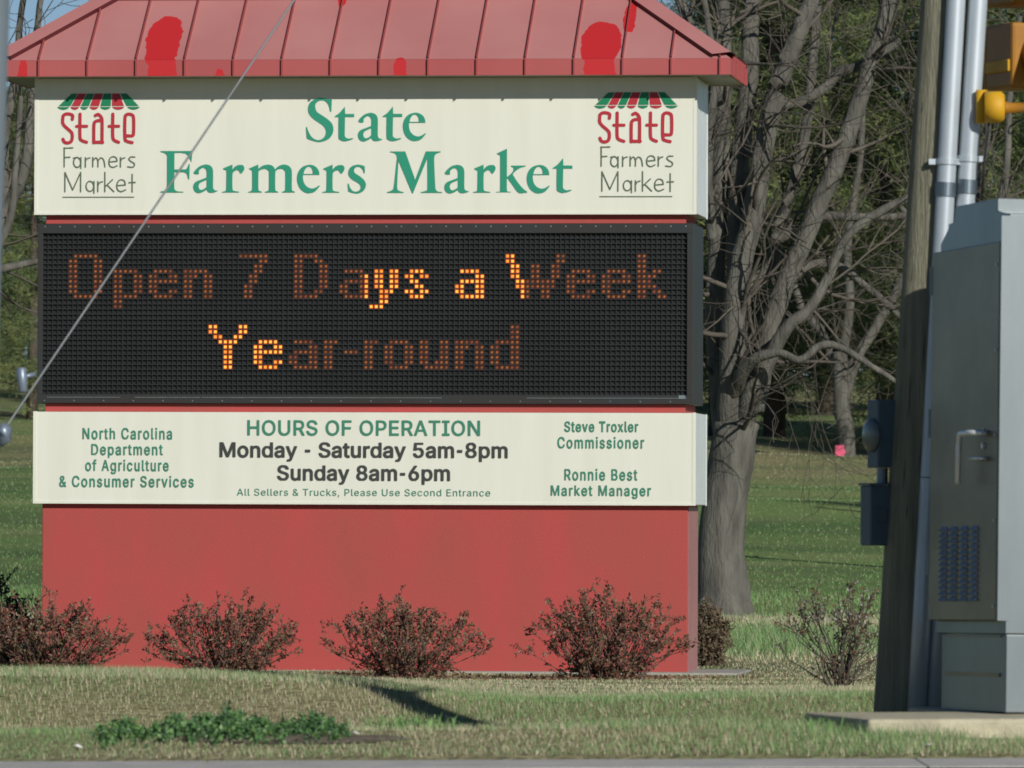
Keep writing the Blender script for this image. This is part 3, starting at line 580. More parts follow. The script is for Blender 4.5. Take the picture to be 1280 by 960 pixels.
message([('O', 0), ('p', 9), ('e', 16), ('n', 23), ('7', 34), ('D', 45), ('a', 54), ('y', 60), ('s', 67), ('a', 77), ('W', 87), ('e', 99), ('e', 106), ('k', 113)], 4, [(59, 90)])
message([('Y', 28), ('e', 37), ('a', 44), ('r', 51), ('-', 55), ('r', 59), ('o', 63), ('u', 70), ('n', 77), ('d', 84)], 18, [(28, 42)])

# ---- the roof: standing seam hip roof with repainted patches
def roof_mat(name, base, fresh, patches, faded):
    m = bpy.data.materials.new(name); m.use_nodes = True
    t = m.node_tree; b = t.nodes['Principled BSDF']; b.inputs['Roughness'].default_value = .5; b.inputs['Specular IOR Level'].default_value = .35
    N = t.nodes.new; L = t.links.new
    tc = N('ShaderNodeTexCoord'); sp = N('ShaderNodeSeparateXYZ')
    nz = N('ShaderNodeTexNoise'); nz.inputs['Scale'].default_value = 14; nz.inputs['Detail'].default_value = 3; L(tc.outputs['Object'], nz.inputs['Vector'])
    vm = N('ShaderNodeVectorMath'); vm.operation = 'MULTIPLY_ADD'; vm.inputs[1].default_value = (.05, .05, .05)
    L(nz.outputs['Color'], vm.inputs[0]); L(tc.outputs['Object'], vm.inputs[2]); L(vm.outputs[0], sp.inputs[0])
    def mth(op, a, bb):
        n = N('ShaderNodeMath'); n.operation = op
        for i, q in enumerate((a, bb)):
            if isinstance(q, (int, float)): n.inputs[i].default_value = q
            else: L(q, n.inputs[i])
        return n.outputs[0]
    acc = None
    for cx, cz, rx, rz in patches:
        dx = mth('DIVIDE', mth('SUBTRACT', sp.outputs['X'], cx + .025), rx); dz = mth('DIVIDE', mth('SUBTRACT', sp.outputs['Z'], cz + .025), rz)
        e = mth('SUBTRACT', 1.0, mth('ADD', mth('POWER', mth('ABSOLUTE', dx, 0), 2.4), mth('POWER', mth('ABSOLUTE', dz, 0), 2.4)))
        acc = e if acc is None else mth('MAXIMUM', acc, e)
    k = mth('MULTIPLY', acc, 14.0); cl = N('ShaderNodeClamp'); L(k, cl.inputs[0])
    n2 = N('ShaderNodeTexNoise'); n2.inputs['Scale'].default_value = 1.4; n2.inputs['Detail'].default_value = 8; L(tc.outputs['Object'], n2.inputs['Vector'])
    rp = N('ShaderNodeValToRGB'); rp.color_ramp.elements[0].position = .35; rp.color_ramp.elements[0].color = (*base, 1); rp.color_ramp.elements[1].position = .7; rp.color_ramp.elements[1].color = (*faded, 1)
    L(n2.outputs['Fac'], rp.inputs[0])
    mx = N('ShaderNodeMix'); mx.data_type = 'RGBA'; L(cl.outputs[0], mx.inputs[0]); L(rp.outputs[0], mx.inputs[6]); mx.inputs[7].default_value = (*fresh, 1)
    L(mx.outputs[2], b.inputs['Base Color'])
    return m
zF1 = zSof + FH
def SR(px, py):                             # point on the front roof slope
    d = SI.to_3x3() @ ray(px, py)
    n = Vector((0, -ROOF_T, 1)); c = Vector((0, -OH, zF1))
    q = eye + d * ((c - eye).dot(n) / d.dot(n)); return q.x, q.z
def patch(px, py, wx, wz, slope=True):
    x, z = SR(px, py) if slope else S(px, py, -OH)
    x2, z2 = SR(px + wx, py - wz) if slope else S(px + wx, py - wz, -OH)
    return (x, z, max(.01, (SR(px + wx, py)[0] if slope else x2) - x), max(.01, z2 - z))
pt = [patch(205, 48, 22, 28), patch(202, 66, 20, 22), patch(203, 90, 19, 26, False), patch(751, 54, 26, 27), patch(749, 92, 20, 34, False), patch(788, 22, 8, 18), patch(428, 0, 5, 9)]
pf = pt + [patch(28, 92, 6, 18, False), patch(500, 92, 9, 20, False), patch(275, 93, 5, 8, False)]
M_roof = roof_mat('faded_sheen_red_metal', (.47, .185, .175), (.56, .026, .030), pf, (.52, .225, .21))  # paler than the fascia: chalky fading, with sky sheen painted in
M_fasc = roof_mat('red_fascia_metal', (.42, .092, .092), (.56, .026, .030), pf, (.46, .11, .105))
M_seam = mat('red_seam', (.33, .065, .062), .5)
M_seal = mat('dark_red_sealant', (.10, .014, .016), .6)
x0, x1, y0, y1 = -WID - OH, OH, -OH, DEP + OH
hd = (y1 - y0) / 2; zr = zF1 + hd * ROOF_T
roof = MB()
ra, rb = (x0 + hd, y0 + hd, zr), (x1 - hd, y0 + hd, zr)
c0, c1, c2, c3 = (x0, y0, zF1), (x1, y0, zF1), (x1, y1, zF1), (x0, y1, zF1)
roof.poly([c0, c1, rb, ra]); roof.poly([c1, c2, rb]); roof.poly([c2, c3, ra, rb]); roof.poly([c3, c0, ra])
roof = roof.build('roof', M_roof, sign)
mb = MB()
ft = .018
mb.box(x0, x1, y0 + .001, y0 + ft, zSof - .002, zF1 - .001); mb.box(x0, x1, y1 - ft, y1, zSof - .002, zF1 - .001)
mb.box(x0, x0 + ft, y0 + ft, y1 - ft, zSof - .002, zF1 - .001); mb.box(x1 - ft, x1, y0 + ft, y1 - ft, zSof - .002, zF1 - .001)
mb.build('fascia', M_fasc, roof)
mb = MB(); mb.box(x0 + ft, x1 - ft, y0 + ft, y1 - ft, zSof, zSof + .012)
mb.build('soffit', M_soff, roof)
def rib(mb, p, q, w, h, nrm, along):            # a standing seam from p to q
    p, q, n, a = Vector(p), Vector(q), Vector(nrm).normalized(), Vector(along) * (w / 2)
    k = len(mb.v)
    mb.v += [tuple(v) for v in (p - a, p + a, q + a, q - a, p - a + n * h, p + a + n * h, q + a + n * h, q - a + n * h)]
    for f in ((4, 5, 6, 7), (0, 1, 5, 4), (1, 2, 6, 5), (2, 3, 7, 6), (3, 0, 4, 7)): mb.f.append(tuple(k + i for i in f)); mb.m.append(0)
seam_px = [48.7 + 60.8 * i for i in range(15)]
nf = (0, -ROOF_T, 1)
for pxs in seam_px:
    x = S(pxs, 82, -OH)[0]
    run = min(x - x0, x1 - x, hd)
    for yy, sg in ((y0, -1), (y1, 1)):
        mb = MB()
        rib(mb, (x, yy, zF1), (x, yy - sg * run, zF1 + run * ROOF_T), .008, .020, (0, sg * ROOF_T, 1), (1, 0, 0))
        mb.box(x - .0042, x + .0042, min(yy, yy + sg * .019), max(yy, yy + sg * .019), zSof - .006, zF1 + .004)
        mb.build('standing_seam', M_seam, roof)
for y in [y0 + (y1 - y0) * (i + .5) / 4 for i in range(4)]:
    run = min(y - y0, y1 - y)
    for xx, sg in ((x1, 1), (x0, -1)):
        mb = MB()
        mb.box(min(xx, xx + sg * .02), max(xx, xx + sg * .02), y - .005, y + .005, zSof - .004, zF1 + .002)
        rib(mb, (xx, y, zF1), (xx - sg * run, y, zF1 + run * ROOF_T), .010, .024, (sg * ROOF_T, 0, 1), (0, 1, 0))
        mb.build('standing_seam', M_seam, roof)
mb = MB()                                   # folded caps along the hips and the ridge
cw, ch = .095, .034
for sx, cx in ((1, x0), (-1, x1)):
    for sy, cy in ((1, y0), (-1, y1)):
        a = Vector((cx, cy, zF1)); b = Vector((cx + sx * hd, cy + sy * hd, zr))
        for nrm, off in ((Vector((0, -sy * ROOF_T, 1)), Vector((sx, 0, 0))), (Vector((-sx * ROOF_T, 0, 1)), Vector((0, sy, 0)))):
            n = nrm.normalized() * ch; k = len(mb.v); o = off * cw * 1.3
            top = Vector((0, 0, ch * 1.25))
            mb.v += [tuple(v) for v in (a + top, a + n + o, b + n + o, b + top, a + n * .05 + o, b + n * .05 + o)]
            mb.f += [(k, k + 1, k + 2, k + 3), (k + 1, k + 4, k + 5, k + 2)]; mb.m += [0, 1]
mb.box(ra[0], rb[0], ra[1] - .07, ra[1] + .07, zr - .03, zr + .035)
mb.build('hip_cap', [M_roof, M_seal], roof)

# concrete footing slab round the sign
mb = MB(); mb.box(-WID - .15, .30, -.14, DEP + .2, -.12, .012)
sl_ = mb.build('concrete_slab', M_conc, bevel=.012); sl_.matrix_world = SM; tag(sl_, kind='structure')

# ================================================================== ROADSIDE EQUIPMENT
M_alu = mat('cabinet_aluminium', (.205, .232, .238), .38, metal=1.0, var=.13, scale=2.5, stretch=(1, 1, .25), detail=8, bump=.02, bscale=14)
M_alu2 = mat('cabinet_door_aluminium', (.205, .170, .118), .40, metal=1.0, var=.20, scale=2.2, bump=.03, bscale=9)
M_louv = mat('louver_blue', (.24, .30, .38), .45, metal=.2)  # the slats' own even blue
M_chrome = mat('polished_steel', (.88, .90, .90), .35, metal=.35)
M_dark = mat('dark_gap', (.02, .02, .02), .8)
M_pad = mat('yellowed_concrete', (.50, .455, .32), .9, var=.18, scale=9, bump=.4, bscale=60)
ca = P(1255, 891.5, 28.4)                   # near left foot of the cabinet
CYAW = R(12.1)
CMx = Matrix.Translation(ca) @ Matrix.Rotation(CYAW, 4, 'Z') @ Matrix.Rotation(R(.72), 4, 'Y') @ Matrix.Rotation(R(-.75), 4, 'X')
# local: x along the sunlit end, y along the shaded door side, away from the viewer
cab = empty('traffic_control_cabinet', mat=CMx)
tag(cab, 'tall bare aluminium control cabinet with a handled door and louvres', 'cabinet')
CWd, CDp = .66, .97
mb = MB()
prof = [(0, .295), (CDp, .295), (CDp, 1.80), (.86, 1.855), (.86, 1.872), (.78, 1.875), (.76, 1.935), (.17, 1.935), (.17, 1.888), (0, 1.868)]
mb.prism(prof, 0, CWd, 'x')
mb.build('body', M_alu, cab, bevel=.004, fix=True)
mb = MB(); mb.box(.004, CWd - .004, .003, CDp - .07, 0, .2942)
ped = mb.build('pedestal', M_alu, cab, bevel=.005)
mb = MB(); mb.box(-.001, .004, .07, CDp - .14, .135, .150); mb.box(-.002, .003, .05, CDp - .11, .284, .290)
mb.build('crease', M_alu2, ped)
mb = MB(); mb.box(-.032, -.001, .018, CDp, .345, 1.765)
door = mb.build('door', M_alu2, cab, bevel=.004)
mb = MB(); mb.box(-.030, -.001, .010, .0165, .347, 1.763); mb.box(-.0305, .012, -.004, -.001, .345, 1.86)
mb.build('door_edge', M_alu, door)
def dpt(px, py):                            # on the door plane, from measured positions: depth and height
    return (1250 - px) / 92.0, .344 + (777 - py) / (777 - 303) * 1.42
mb = MB()
hy, hz = dpt(1220, 541); hy2, hz2 = dpt(1220, 604)
mb.tube([(-.032, .16, hz), (-.075, .17, hz), (-.09, .20, hz), (-.09, hy, hz), (-.09, hy + .02, hz - .012), (-.09, hy + .025, hz - .05), (-.09, hy + .03, hz2)], [.011] * 7, 8)
_, hz3 = dpt(1230, 573); mb.tube([(-.032, .16, hz3), (-.06, .16, hz3), (-.06, .30, hz3)], .007, 6)
mb.build('handle', M_chrome, door, smooth=True)
mb = MB(); q0, q1 = dpt(1231, 557); mb.tube([(-.033, q0, q1), (-.040, q0, q1)], .012, 14); mb.tube([(-.033, q0, q1 + .06), (-.037, q0, q1 + .06)], .006, 8)
mb.build('door_lock', M_chrome, door)
for zf in (.52, 1.05, 1.6):
    mb = MB(); mb.tube([(-.026, CDp + .012, zf), (-.026, CDp + .012, zf + .11)], .012, 10); mb.build('hinge', M_alu, door)
mb = MB()
for q in range(5):
    mb.tube([(-.0325, .05, .40 + q * .32), (-.036, .05, .40 + q * .32)], .0055, 8)
mb.build('rivet', M_chrome, door)
for a, b in ((1176, 1186), (1189, 1199), (1203, 1212.5), (1216.5, 1226)):
    mb = MB(); ya, yb = dpt(b, 0)[0] + .014, dpt(a, 0)[0] - .014
    for i in range(13):
        z0 = dpt(0, 752)[1] + i * .0222
        mb.prism([(-.0325, z0), (-.046, z0 + .002), (-.0325, z0 + .019)], ya, yb, 'y') if False else None
        k = len(mb.v)
        mb.v += [(-.0325, ya, z0), (-.0325, yb, z0), (-.047, yb - .004, z0 + .001), (-.047, ya + .004, z0 + .001), (-.0325, ya, z0 + .019), (-.0325, yb, z0 + .019)]
        for f in ((0, 1, 2, 3), (3, 2, 5, 4), (0, 3, 4), (1, 5, 2)): mb.f.append(tuple(k + q for q in f)); mb.m.append(0)
    mb.build('louver', M_louv, door)
mb = MB(); mb.prism([(-.68, -.59), (1.4, -.59), (1.4, 1.1), (-.08, 1.1), (-.08, .36), (-.68, .36)], -.30, -.004, 'z')
pad = mb.build('concrete_pad', M_pad, bevel=.015, fix=True); pad.matrix_world = Matrix.Translation(ca) @ Matrix.Rotation(CYAW, 4, 'Z')
tag(pad, kind='structure')

# wooden pole with the two conduits strapped to it
def wood_mat(name, c1, c2):
    return mat(name, c1, .9, col2=c2, scale=5, stretch=(6, 6, .35), bump=.8, bscale=30, detail=9, ramp=(.3, .75))
M_wood = wood_mat('weathered_pole_wood', (.37, .355, .25), (.18, .172, .12))
M_galv = mat('galvanised_conduit', (.56, .62, .66), .42, metal=.35, var=.12, scale=5, stretch=(1, 1, .4), detail=8)
M_coup = mat('coupling_zinc', (.20, .24, .27), .4, metal=.8, var=.1)
M_meter = mat('meter_box_paint', (.105, .145, .175), .5, var=.08, scale=4)
PY = 29.85
def plin(px0, py0, px1, py1, Y0, Y1): return P(px0, py0, Y0), P(px1, py1, Y1)
pb, ptp = plin(1126, 890, 1183, 0, PY, PY)
pdir = (ptp - pb) / (ptp.z - pb.z)
def on_pole(z): return pb + pdir * (z - pb.z)
pole = empty('utility_pole', loc=on_pole(0.0))
tag(pole, 'weathered wooden utility pole leaning right beside the aluminium cabinet', 'pole')
mb = MB()
zz = [-.4, 0, .6, 1.3, 2, 2.7, 3.4, 4.5, 6, 7.6]
mb.tube([on_pole(z) - on_pole(0) for z in zz], [.108 - .0028 * z for z in zz], 40)
mb.build('shaft', M_wood, pole, smooth=True)
mb = MB()
for k in range(26):                         # drying cracks, narrow dark slits proud by a hair
    z = rng.uniform(.6, 3.2); q = rng.uniform(-2.6, -.5); r = .1085 - .0028 * z
    c = on_pole(z) - on_pole(0); h = rng.uniform(.05, .22)
    p = c + Vector((math.cos(q) * r, math.sin(q) * r, 0)); tng = Vector((-math.sin(q), math.cos(q), 0)) * .0022
    up = pdir * h
    mb.poly([p - tng * .3, p + up * .5 - tng, p + up, p + up * .5 + tng])
mb.build('drying_crack', mat('crack', (.03, .028, .02), .95), pole)
def conduit(px0, px1, Y, label, zc):
    a, b = plin(px0, 889, px1, 0, Y, Y); d = (b - a) / (b.z - a.z)
    f = lambda z: a + d * (z - a.z)
    c = empty('conduit', loc=f(0.1)); o = f(.1)
    tag(c, label, 'conduit', 'conduits on the utility pole')
    mb = MB(); r = .0375
    mb.tube([f(z) - o for z in (.0, .5, 1.0, 1.6, 2.2, 3.0, 4.5, 6.2)], r, 24)
    mb.build('pipe', M_galv, c, smooth=True)
    mb = MB(); mb.tube([f(z) - o for z in (zc, zc + .055)], r + .005, 24)
    mb.build('coupling', M_coup, c, smooth=False)
    mb = MB(); mb.tube([f(z) - o for z in (1.0, 1.006)], r + .002, 24); mb.build('pipe_joint', M_coup, c)
    mb = MB(); zs = zc + .125; mb.tube([f(zs) - o, f(zs + .022) - o], r + .006, 24); p = f(zs + .011) - o
    mb.box(p.x - r - .034, p.x - r + .002, p.y - .006, p.y + .012, p.z - .011, p.z + .011); mb.box(p.x + r - .002, p.x + r + .02, p.y - .006, p.y + .012, p.z - .011, p.z + .011)
    mb.build('strap', M_galv, c)
    return f
zcl = P(1180, 247, 29.83).z
cf = conduit(1146, 1195, 29.725, 'left steel conduit running down the wooden pole to the ground', zcl)
cf2 = conduit(1168, 1222.5, 29.74, 'right steel conduit on the pole, vanishing behind the cabinet', zcl + .012)

def hang_box(name, label, x0, x1, y0, y1, depth, Y):
    a = P((x0 + x1) / 2 + 2, y1, Y); w = (x1 - x0) / F * Y; h = (y1 - y0) / F * Y
    e = empty(name, loc=a, rz=R(-64)); tag(e, label, 'electric box')
    mb = MB(); mb.box(-depth / 2, depth / 2, -.045, .045, 0, h)
    b = mb.build('housing', M_meter, e, bevel=.006)
    return e, h, depth
e, h, d = hang_box('electric_meter', 'blue grey meter box with a round glass dome on the pole', 1086, 1116, 500, 585, .09, 29.85)
mb = MB()
mb.tube([(.0, -.046, h * .48), (.0, -.055, h * .48), (.0, -.063, h * .48), (.0, -.066, h * .48)], [.066, .066, .052, .02], 24)
mb.build('meter_dome', mat('meter_glass', (.13, .16, .155), .2, spec=.5), e, smooth=True)
mb = MB(); mb.tube([(0, 0, -.001), (0, 0, -.065)], .022, 12); mb.build('pipe_nipple', M_coup, e)
e2, h2, d2 = hang_box('disconnect_box', 'plain blue grey switch box on the pole below the meter', 1080, 1104, 607, 682, .085, 29.83)
mb = MB(); mb.box(.0435, .052, -.015, .02, h2 * .4, h2 * .62); mb.build('switch_lever', M_coup, e2)
mb = MB(); mb.box(-.046, .046, -.05, .048, h2 + .0005, h2 + .010); mb.build('rain_lid', M_meter, e2)

# yellow signal heads on a pole bracket at the right edge
M_yel = mat('signal_yellow_paint', (.74, .43, .014), .6, col2=(.62, .31, .012), scale=5)
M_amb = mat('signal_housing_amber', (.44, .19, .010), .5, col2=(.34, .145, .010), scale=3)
SY = 30.35
br = P(1243, 134, SY)
sig = empty('traffic_signal', loc=br); tag(sig, 'yellow traffic signal heads bracketed to the pole at the right edge', 'traffic signal')
s1 = SY / F                                 # metres per photo pixel there
h0 = P(1240, 134, 29.66) - br
mb = MB()
mb.tube([h0 + Vector((-.040, .02, .068)), h0 + Vector((-.040, .02, -.062))], .022, 16)
mb.tube([h0 + Vector(q) for q in ((-.03, 0, 0), (.035, 0, 0), (.048, 0, 0))], [.062, .062, .050], 20)
mb.build('bracket_hub', M_yel, sig, smooth=True, bevel=.0)
mb = MB(); mb.tube([h0 + Vector((.048, .0, -.003)), Matrix.Translation(((1232 - 1243) * s1, .05, 0)) @ Matrix.Rotation(R(-70), 4, 'Z') @ Vector((.14, .15, -.003))], .021, 12); mb.tube([h0 + Vector((.048, 0, -.003)), h0 + Vector((.062, 0, -.003))], .026, 12)
mb.build('bracket_pipe', M_amb, sig, smooth=True)
M_lens = mat('dark_signal_lens', (.05, .012, .008), .2, spec=.6)
for py0, py1 in ((31, 113), (-76, 9)):      # heads seen from their shaded side, the visor tunnel toward the road
    zt, zb2 = (134 - py0) * s1, (134 - py1) * s1; xl = (1232 - 1243) * s1
    T = Matrix.Translation((xl, .05, 0)) @ Matrix.Rotation(R(-70), 4, 'Z')
    hpr = zt - zb2
    mb = MB(); mb.box(0, .27, 0, .30, zb2, zt, 0, T)
    hs = mb.build('signal_head', M_amb, sig, bevel=.014)
    mb = MB(); mb.box(.02, .25, -.010, .002, zb2 + hpr * .25, zb2 + hpr * .44, 0, T)
    mb.build('hinge_plate', M_yel, hs, bevel=.006)
    mb = MB(); mb.box(-.012, -.001, .0, .30, zb2 + .008, zt - .008, 0, T)
    mb.build('back_cover', M_yel, hs, bevel=.004)
    mb = MB(); zc_ = (zt + zb2) / 2
    prf = []
    for i in range(20):
        q = R(-60 + 300 * i / 19); prf.append((.15 + .112 * math.cos(q), zc_ + .112 * math.sin(q)))
    for i in range(19):
        (ya_, za2), (yb_, zb3) = prf[i], prf[i + 1]
        mb.quad(T @ Vector((.27, ya_, za2)), T @ Vector((.27, yb_, zb3)), T @ Vector((.50, yb_, zb3)), T @ Vector((.50, ya_, za2)))
    vz_ = mb.build('visor', M_amb, hs, smooth=True)
    sd_ = vz_.modifiers.new('wall', 'SOLIDIFY'); sd_.thickness = .004
    mb = MB(); q1, q2 = T @ Vector((.268, .15, zc_)), T @ Vector((.285, .15, zc_))
    mb.tube([q1, q2], [.104, .095], 26); mb.build('lens', M_lens, hs)
    mb = MB(); c_ = T @ Vector((.14, .15, 0)); mb.tube([Vector((c_.x, c_.y, zb2 + .002)), Vector((c_.x, c_.y, -.003 if py0 > 0 else zb2 - .10))], .02, 12)
    mb.build('pipe_nipple', M_amb, hs, smooth=True)
mb = MB(); mb.tube([h0 + Vector(q) for q in ((-.01, .01, -.05), (-.018, .01, -.12), (-.03, .02, -.22), (-.035, .03, -.34))], .006, 6); mb.build('cable', M_dark, sig, smooth=True)

# grey steel pole at the left edge
M_gp = mat('grey_steel_pole', (.26, .31, .335), .45, metal=.3, var=.08, scale=3)
lp = empty('steel_pole', loc=(P(-30, 640, 19.0).x, 19.0, 0)); tag(lp, 'blurred blue grey steel pole cut by the left edge of the picture', 'pole')
mb = MB(); a = P(12 - 46, 0, 19.0); b = P(3 - 46, 285, 19.0); d = (a - b) / (a.z - b.z); L0 = lp.location
mb.tube([b + d * (z - b.z) - L0 for z in (-.1, 1, 2, 3, 4.5, 6)], .092, 28); mb.build('shaft', M_gp, lp, smooth=True)
mb = MB(); q = b + d * (.06 - b.z) - L0; mb.box(q.x - .17, q.x + .17, q.y - .17, q.y + .17, -.06, .02); mb.build('base_plate', M_gp, lp, bevel=.006)

# guy wire from the pole top down to the left, with its fittings
M_wire = mat('stranded_wire', (.22, .235, .24), .55, metal=.4)
Tt = on_pole(7.22)
w0 = P(0, 537, 28.0); wd_ = (Tt - w0) / (Tt.z - w0.z)
fw = lambda z: w0 + wd_ * (z - w0.z)
zg = 0.0
for _ in range(20): zg = G(fw(zg).x, fw(zg).y)
gw = empty('guy_wire', loc=fw(zg)); tag(gw, 'thin stranded guy wire slanting up across the sign face', 'wire'); g0 = fw(zg)
mb = MB()
pts = []
for i in range(25):
    t = i / 24; p = fw(zg + (7.22 - zg) * t) - g0; p.z -= .10 * math.sin(math.pi * t) * .5; pts.append(p)
mb.tube(pts, .0043, 8); mb.build('wire', M_wire, gw, smooth=True)
M_cl = mat('strain_insulator', (.22, .27, .33), .38, metal=.3)
mb = MB(); c = P(28, 475, 28.0) - g0
mb.tube([c + Vector((.002, 0, -.046)), c + Vector((.002, 0, -.040)), c + Vector((-.004, 0, .040)), c + Vector((-.004, 0, .046))], [.012, .017, .019, .013], 18)
mb.tube([c + Vector((0, .0, .01)), c + Vector((.045, .02, .022))], .009, 8)
mb.build('insulator', M_cl, gw, smooth=True)
mb = MB(); c = P(2, 543, 28.0) - g0
mb.tube([c + Vector((-.01, 0, -.04)), c + Vector((.012, 0, -.012)), c + Vector((.014, 0, .02)), c + Vector((.0, 0, .04))], [.014, .028, .028, .01], 12)
mb.build('wire_clamp', M_cl, gw, smooth=True)

# ================================================================== PLANTS
M_stem = mat('shrub_stem', (.15, .11, .085), .9)
M_lf = [mat('bronze_leaf_a', (.215, .078, .056), .55, spec=.4), mat('bronze_leaf_b', (.125, .060, .042), .55, spec=.4), mat('bronze_leaf_c', (.145, .118, .055), .55, spec=.4), mat('bronze_leaf_d', (.27, .15, .10), .6)]
def rv(r): return Vector((r.gauss(0, 1), r.gauss(0, 1), r.gauss(0, 1))).normalized()
def leaf(mb, p, d, L, w, m, r):
    s = d.cross(rv(r))
    if s.length < .05: s = d.cross(Vector((1, .3, .2)))
    s.normalize(); s *= w
    n = d.cross(s).normalized() * (L * .12)
    mb.poly([p, p + d * L * .45 + s + n, p + d * L, p + d * L * .45 - s + n], m)
def shrub(name, label, base, w, h, seed, group=None, mats=None, nst=64, leaves=.72, lsize=.034, asym=0.0, cat='shrub', stemcol=None, lean_y=.7, low=3, spread=.30):
    r = random.Random(seed)
    e = empty(name, loc=base); tag(e, label, cat, group)
    st, lf = MB(), MB()
    for i in range(nst):
        q = r.uniform(0, 2 * math.pi); t = math.sqrt(r.random())
        hx = math.cos(q) * t * w / 2 + asym * t; hy = math.sin(q) * t * w / 2 * lean_y
        top = h * (math.sqrt(max(0.0, 1 - (t * .92) ** 2)) * r.uniform(.72, 1.0)) * (1.0 if r.random() > .12 else 1.14)
        top = max(top, h * .10)
        p0 = Vector((hx * spread + r.uniform(-.04, .04), hy * spread + r.uniform(-.04, .04), -.01)); p3 = Vector((hx, hy, top))
        p1 = p0.lerp(p3, .35) + Vector((0, 0, top * .06)) + rv(r) * .02; p2 = p0.lerp(p3, .7) + rv(r) * .03
        st.tube([p0, p0.lerp(p1, .5) + rv(r) * .018, p1, p2, p3], [.0042, .0038, .0033, .0026, .002], 4, cap=False)
        tips = [(p3, (p3 - p2).normalized(), 1.0)]
        for k in range(low):
            a = p0.lerp(p1, r.uniform(.25, 1)); d = (rv(r) + Vector((hx, hy, .1)).normalized() * .8).normalized(); b = a + d * r.uniform(.03, .10)
            st.tube([a, b], [.0022, .0013], 3, cap=False); tips.append((b, d, .8))
        for k in range(r.randint(3, 6)):
            a = p1.lerp(p2, r.random()) if r.random() < .4 else p2.lerp(p3, r.random())
            d = ((p3 - p1).normalized() * .8 + rv(r) * .9 + Vector((0, 0, .35))).normalized(); ln = r.uniform(.05, .13) * h / .6
            b = a + d * ln; st.tube([a, b], [.0025, .0015], 3, cap=False); tips.append((b, d, .9))
        for tp, d, s in tips:
            for c in range(3):
                pp = tp - d * (c * .022)
                for k in range(int(r.randint(3, 6) * leaves)):
                    dd = (d * r.uniform(-.1, .9) + rv(r)).normalized()
                    leaf(lf, pp + rv(r) * .004, dd, lsize * r.uniform(.6, 1.15), lsize * r.uniform(.17, .28), r.choice((0, 0, 0, 1, 1, 2, 2, 3)), r)
    st.build('stem', stemcol or M_stem, e, smooth=True)
    if len(lf.v): lf.build('foliage', mats or M_lf, e)
    return e
def gp(px, Y): x = P(px, 700, Y).x; return Vector((x, Y, G(x, Y)))
shg = 'bronze leaved shrubs along the foot of the sign'
def bush(px, py_top, px0, px1, Y, seed, label, nst=64):
    b = gp(px, Y); top = P(px, py_top, Y).z
    return shrub('shrub', label, b, (px1 - px0) / F * Y, (top - b.z) * .88, seed, shg, nst=nst)
bush(62, 738, -45, 160, 49.7, 3, 'bronze shrub at the left corner of the red wall, cut by the picture edge', 84)
bush(281, 733, 178, 382, 49.6, 8, 'bronze shrub below the left part of the red wall, low wide and rounded', 72)
bush(509, 728, 400, 615, 49.5, 12, 'bronze shrub before the middle of the red wall, standing on the visible slab edge', 76)
bush(757, 718, 645, 858, 49.2, 21, 'tallest bronze shrub, before the right end of the red wall, with pale dead twigs', 84)
dk = [mat('dark_leaf', (.012, .020, .012), .5), mat('dark_leaf_b', (.02, .032, .016), .5)] * 2
b = gp(6, 53.5); shrub('shrub', 'small near black evergreen shrub behind the left corner of the red wall', b, .42, P(6, 722, 53.5).z - b.z, 31, mats=dk, nst=40)
tn = [mat('dry_leaf_a', (.17, .115, .07), .8), mat('dry_leaf_b', (.13, .085, .05), .8), mat('dry_leaf_c', (.12, .11, .055), .8), mat('dry_leaf_d', (.22, .16, .10), .8)]
b = gp(884, 53.6); shrub('shrub', 'tan half bare shrub peeking out behind the right end of the red wall', b, .34, P(890, 748, 53.6).z - b.z, 37, mats=tn, nst=60, leaves=.8, lsize=.028)
# pale dead twigs caught in the tallest shrub
# bare rose-like bush left of the pole
pale = [mat('dead_leaf_brown', (.16, .085, .045), .8), mat('dead_leaf_olive', (.10, .10, .055), .8), mat('dead_leaf_grey', (.22, .20, .17), .8), mat('seed_head_white', (.34, .32, .30), .8)]
M_dst = mat('dark_bare_stem', (.085, .068, .055), .9)
b = gp(1050, 40.0)
shrub('shrub', 'leggy nearly bare bush with dark stems and dead flower heads left of the pole', b, .66, P(1052, 722, 40).z - b.z, 44, mats=pale, nst=36, low=1, spread=.05, leaves=.62, lsize=.026, stemcol=M_dst)

# ---- trees
M_bark = mat('grey_brown_bark', (.190, .182, .152), .95, col2=(.066, .062, .052), scale=3.2, stretch=(3, 3, .55), bump=1.0, bscale=16, detail=10, ramp=(.3, .72))
M_twig = mat('grey_twig', (.175, .152, .122), .95, col2=(.07, .06, .048), scale=.6)
M_needle = [mat('needle_dark', (.055, .085, .032), .7), mat('needle_mid', (.135, .175, .06), .7), mat('needle_light', (.24, .27, .09), .7)]
M_pbark = mat('pine_bark', (.15, .115, .09), .95, col2=(.07, .055, .045), scale=4, stretch=(3, 3, .6), bump=.8, bscale=14)
def grow(tw, p, d, L, rad, lev, r, up=.15, bend=.22, minr=.0038):
    n = max(3, int(L / .16)); n = min(n, 9)
    pts, rr = [p], [rad]; step = L / n; dd = d.copy()
    for i in range(n):
        dd = (dd + rv(r) * bend + Vector((0, 0, up * .35))).normalized()
        p = p + dd * step; pts.append(p); rr.append(max(minr, rad * (1 - .75 * (i + 1) / n)))
        if lev > 0 and i >= 1 and r.random() < .72:
            nd = (dd * .7 + rv(r) * .85).normalized()
            grow(tw, p, nd, L * r.uniform(.35, .65), max(minr, rr[-1] * .65), lev - 1, r, up, bend * 1.15, minr)
    tw.tube(pts, rr, 5 if rad > .015 else 3, cap=False, jag=.06)
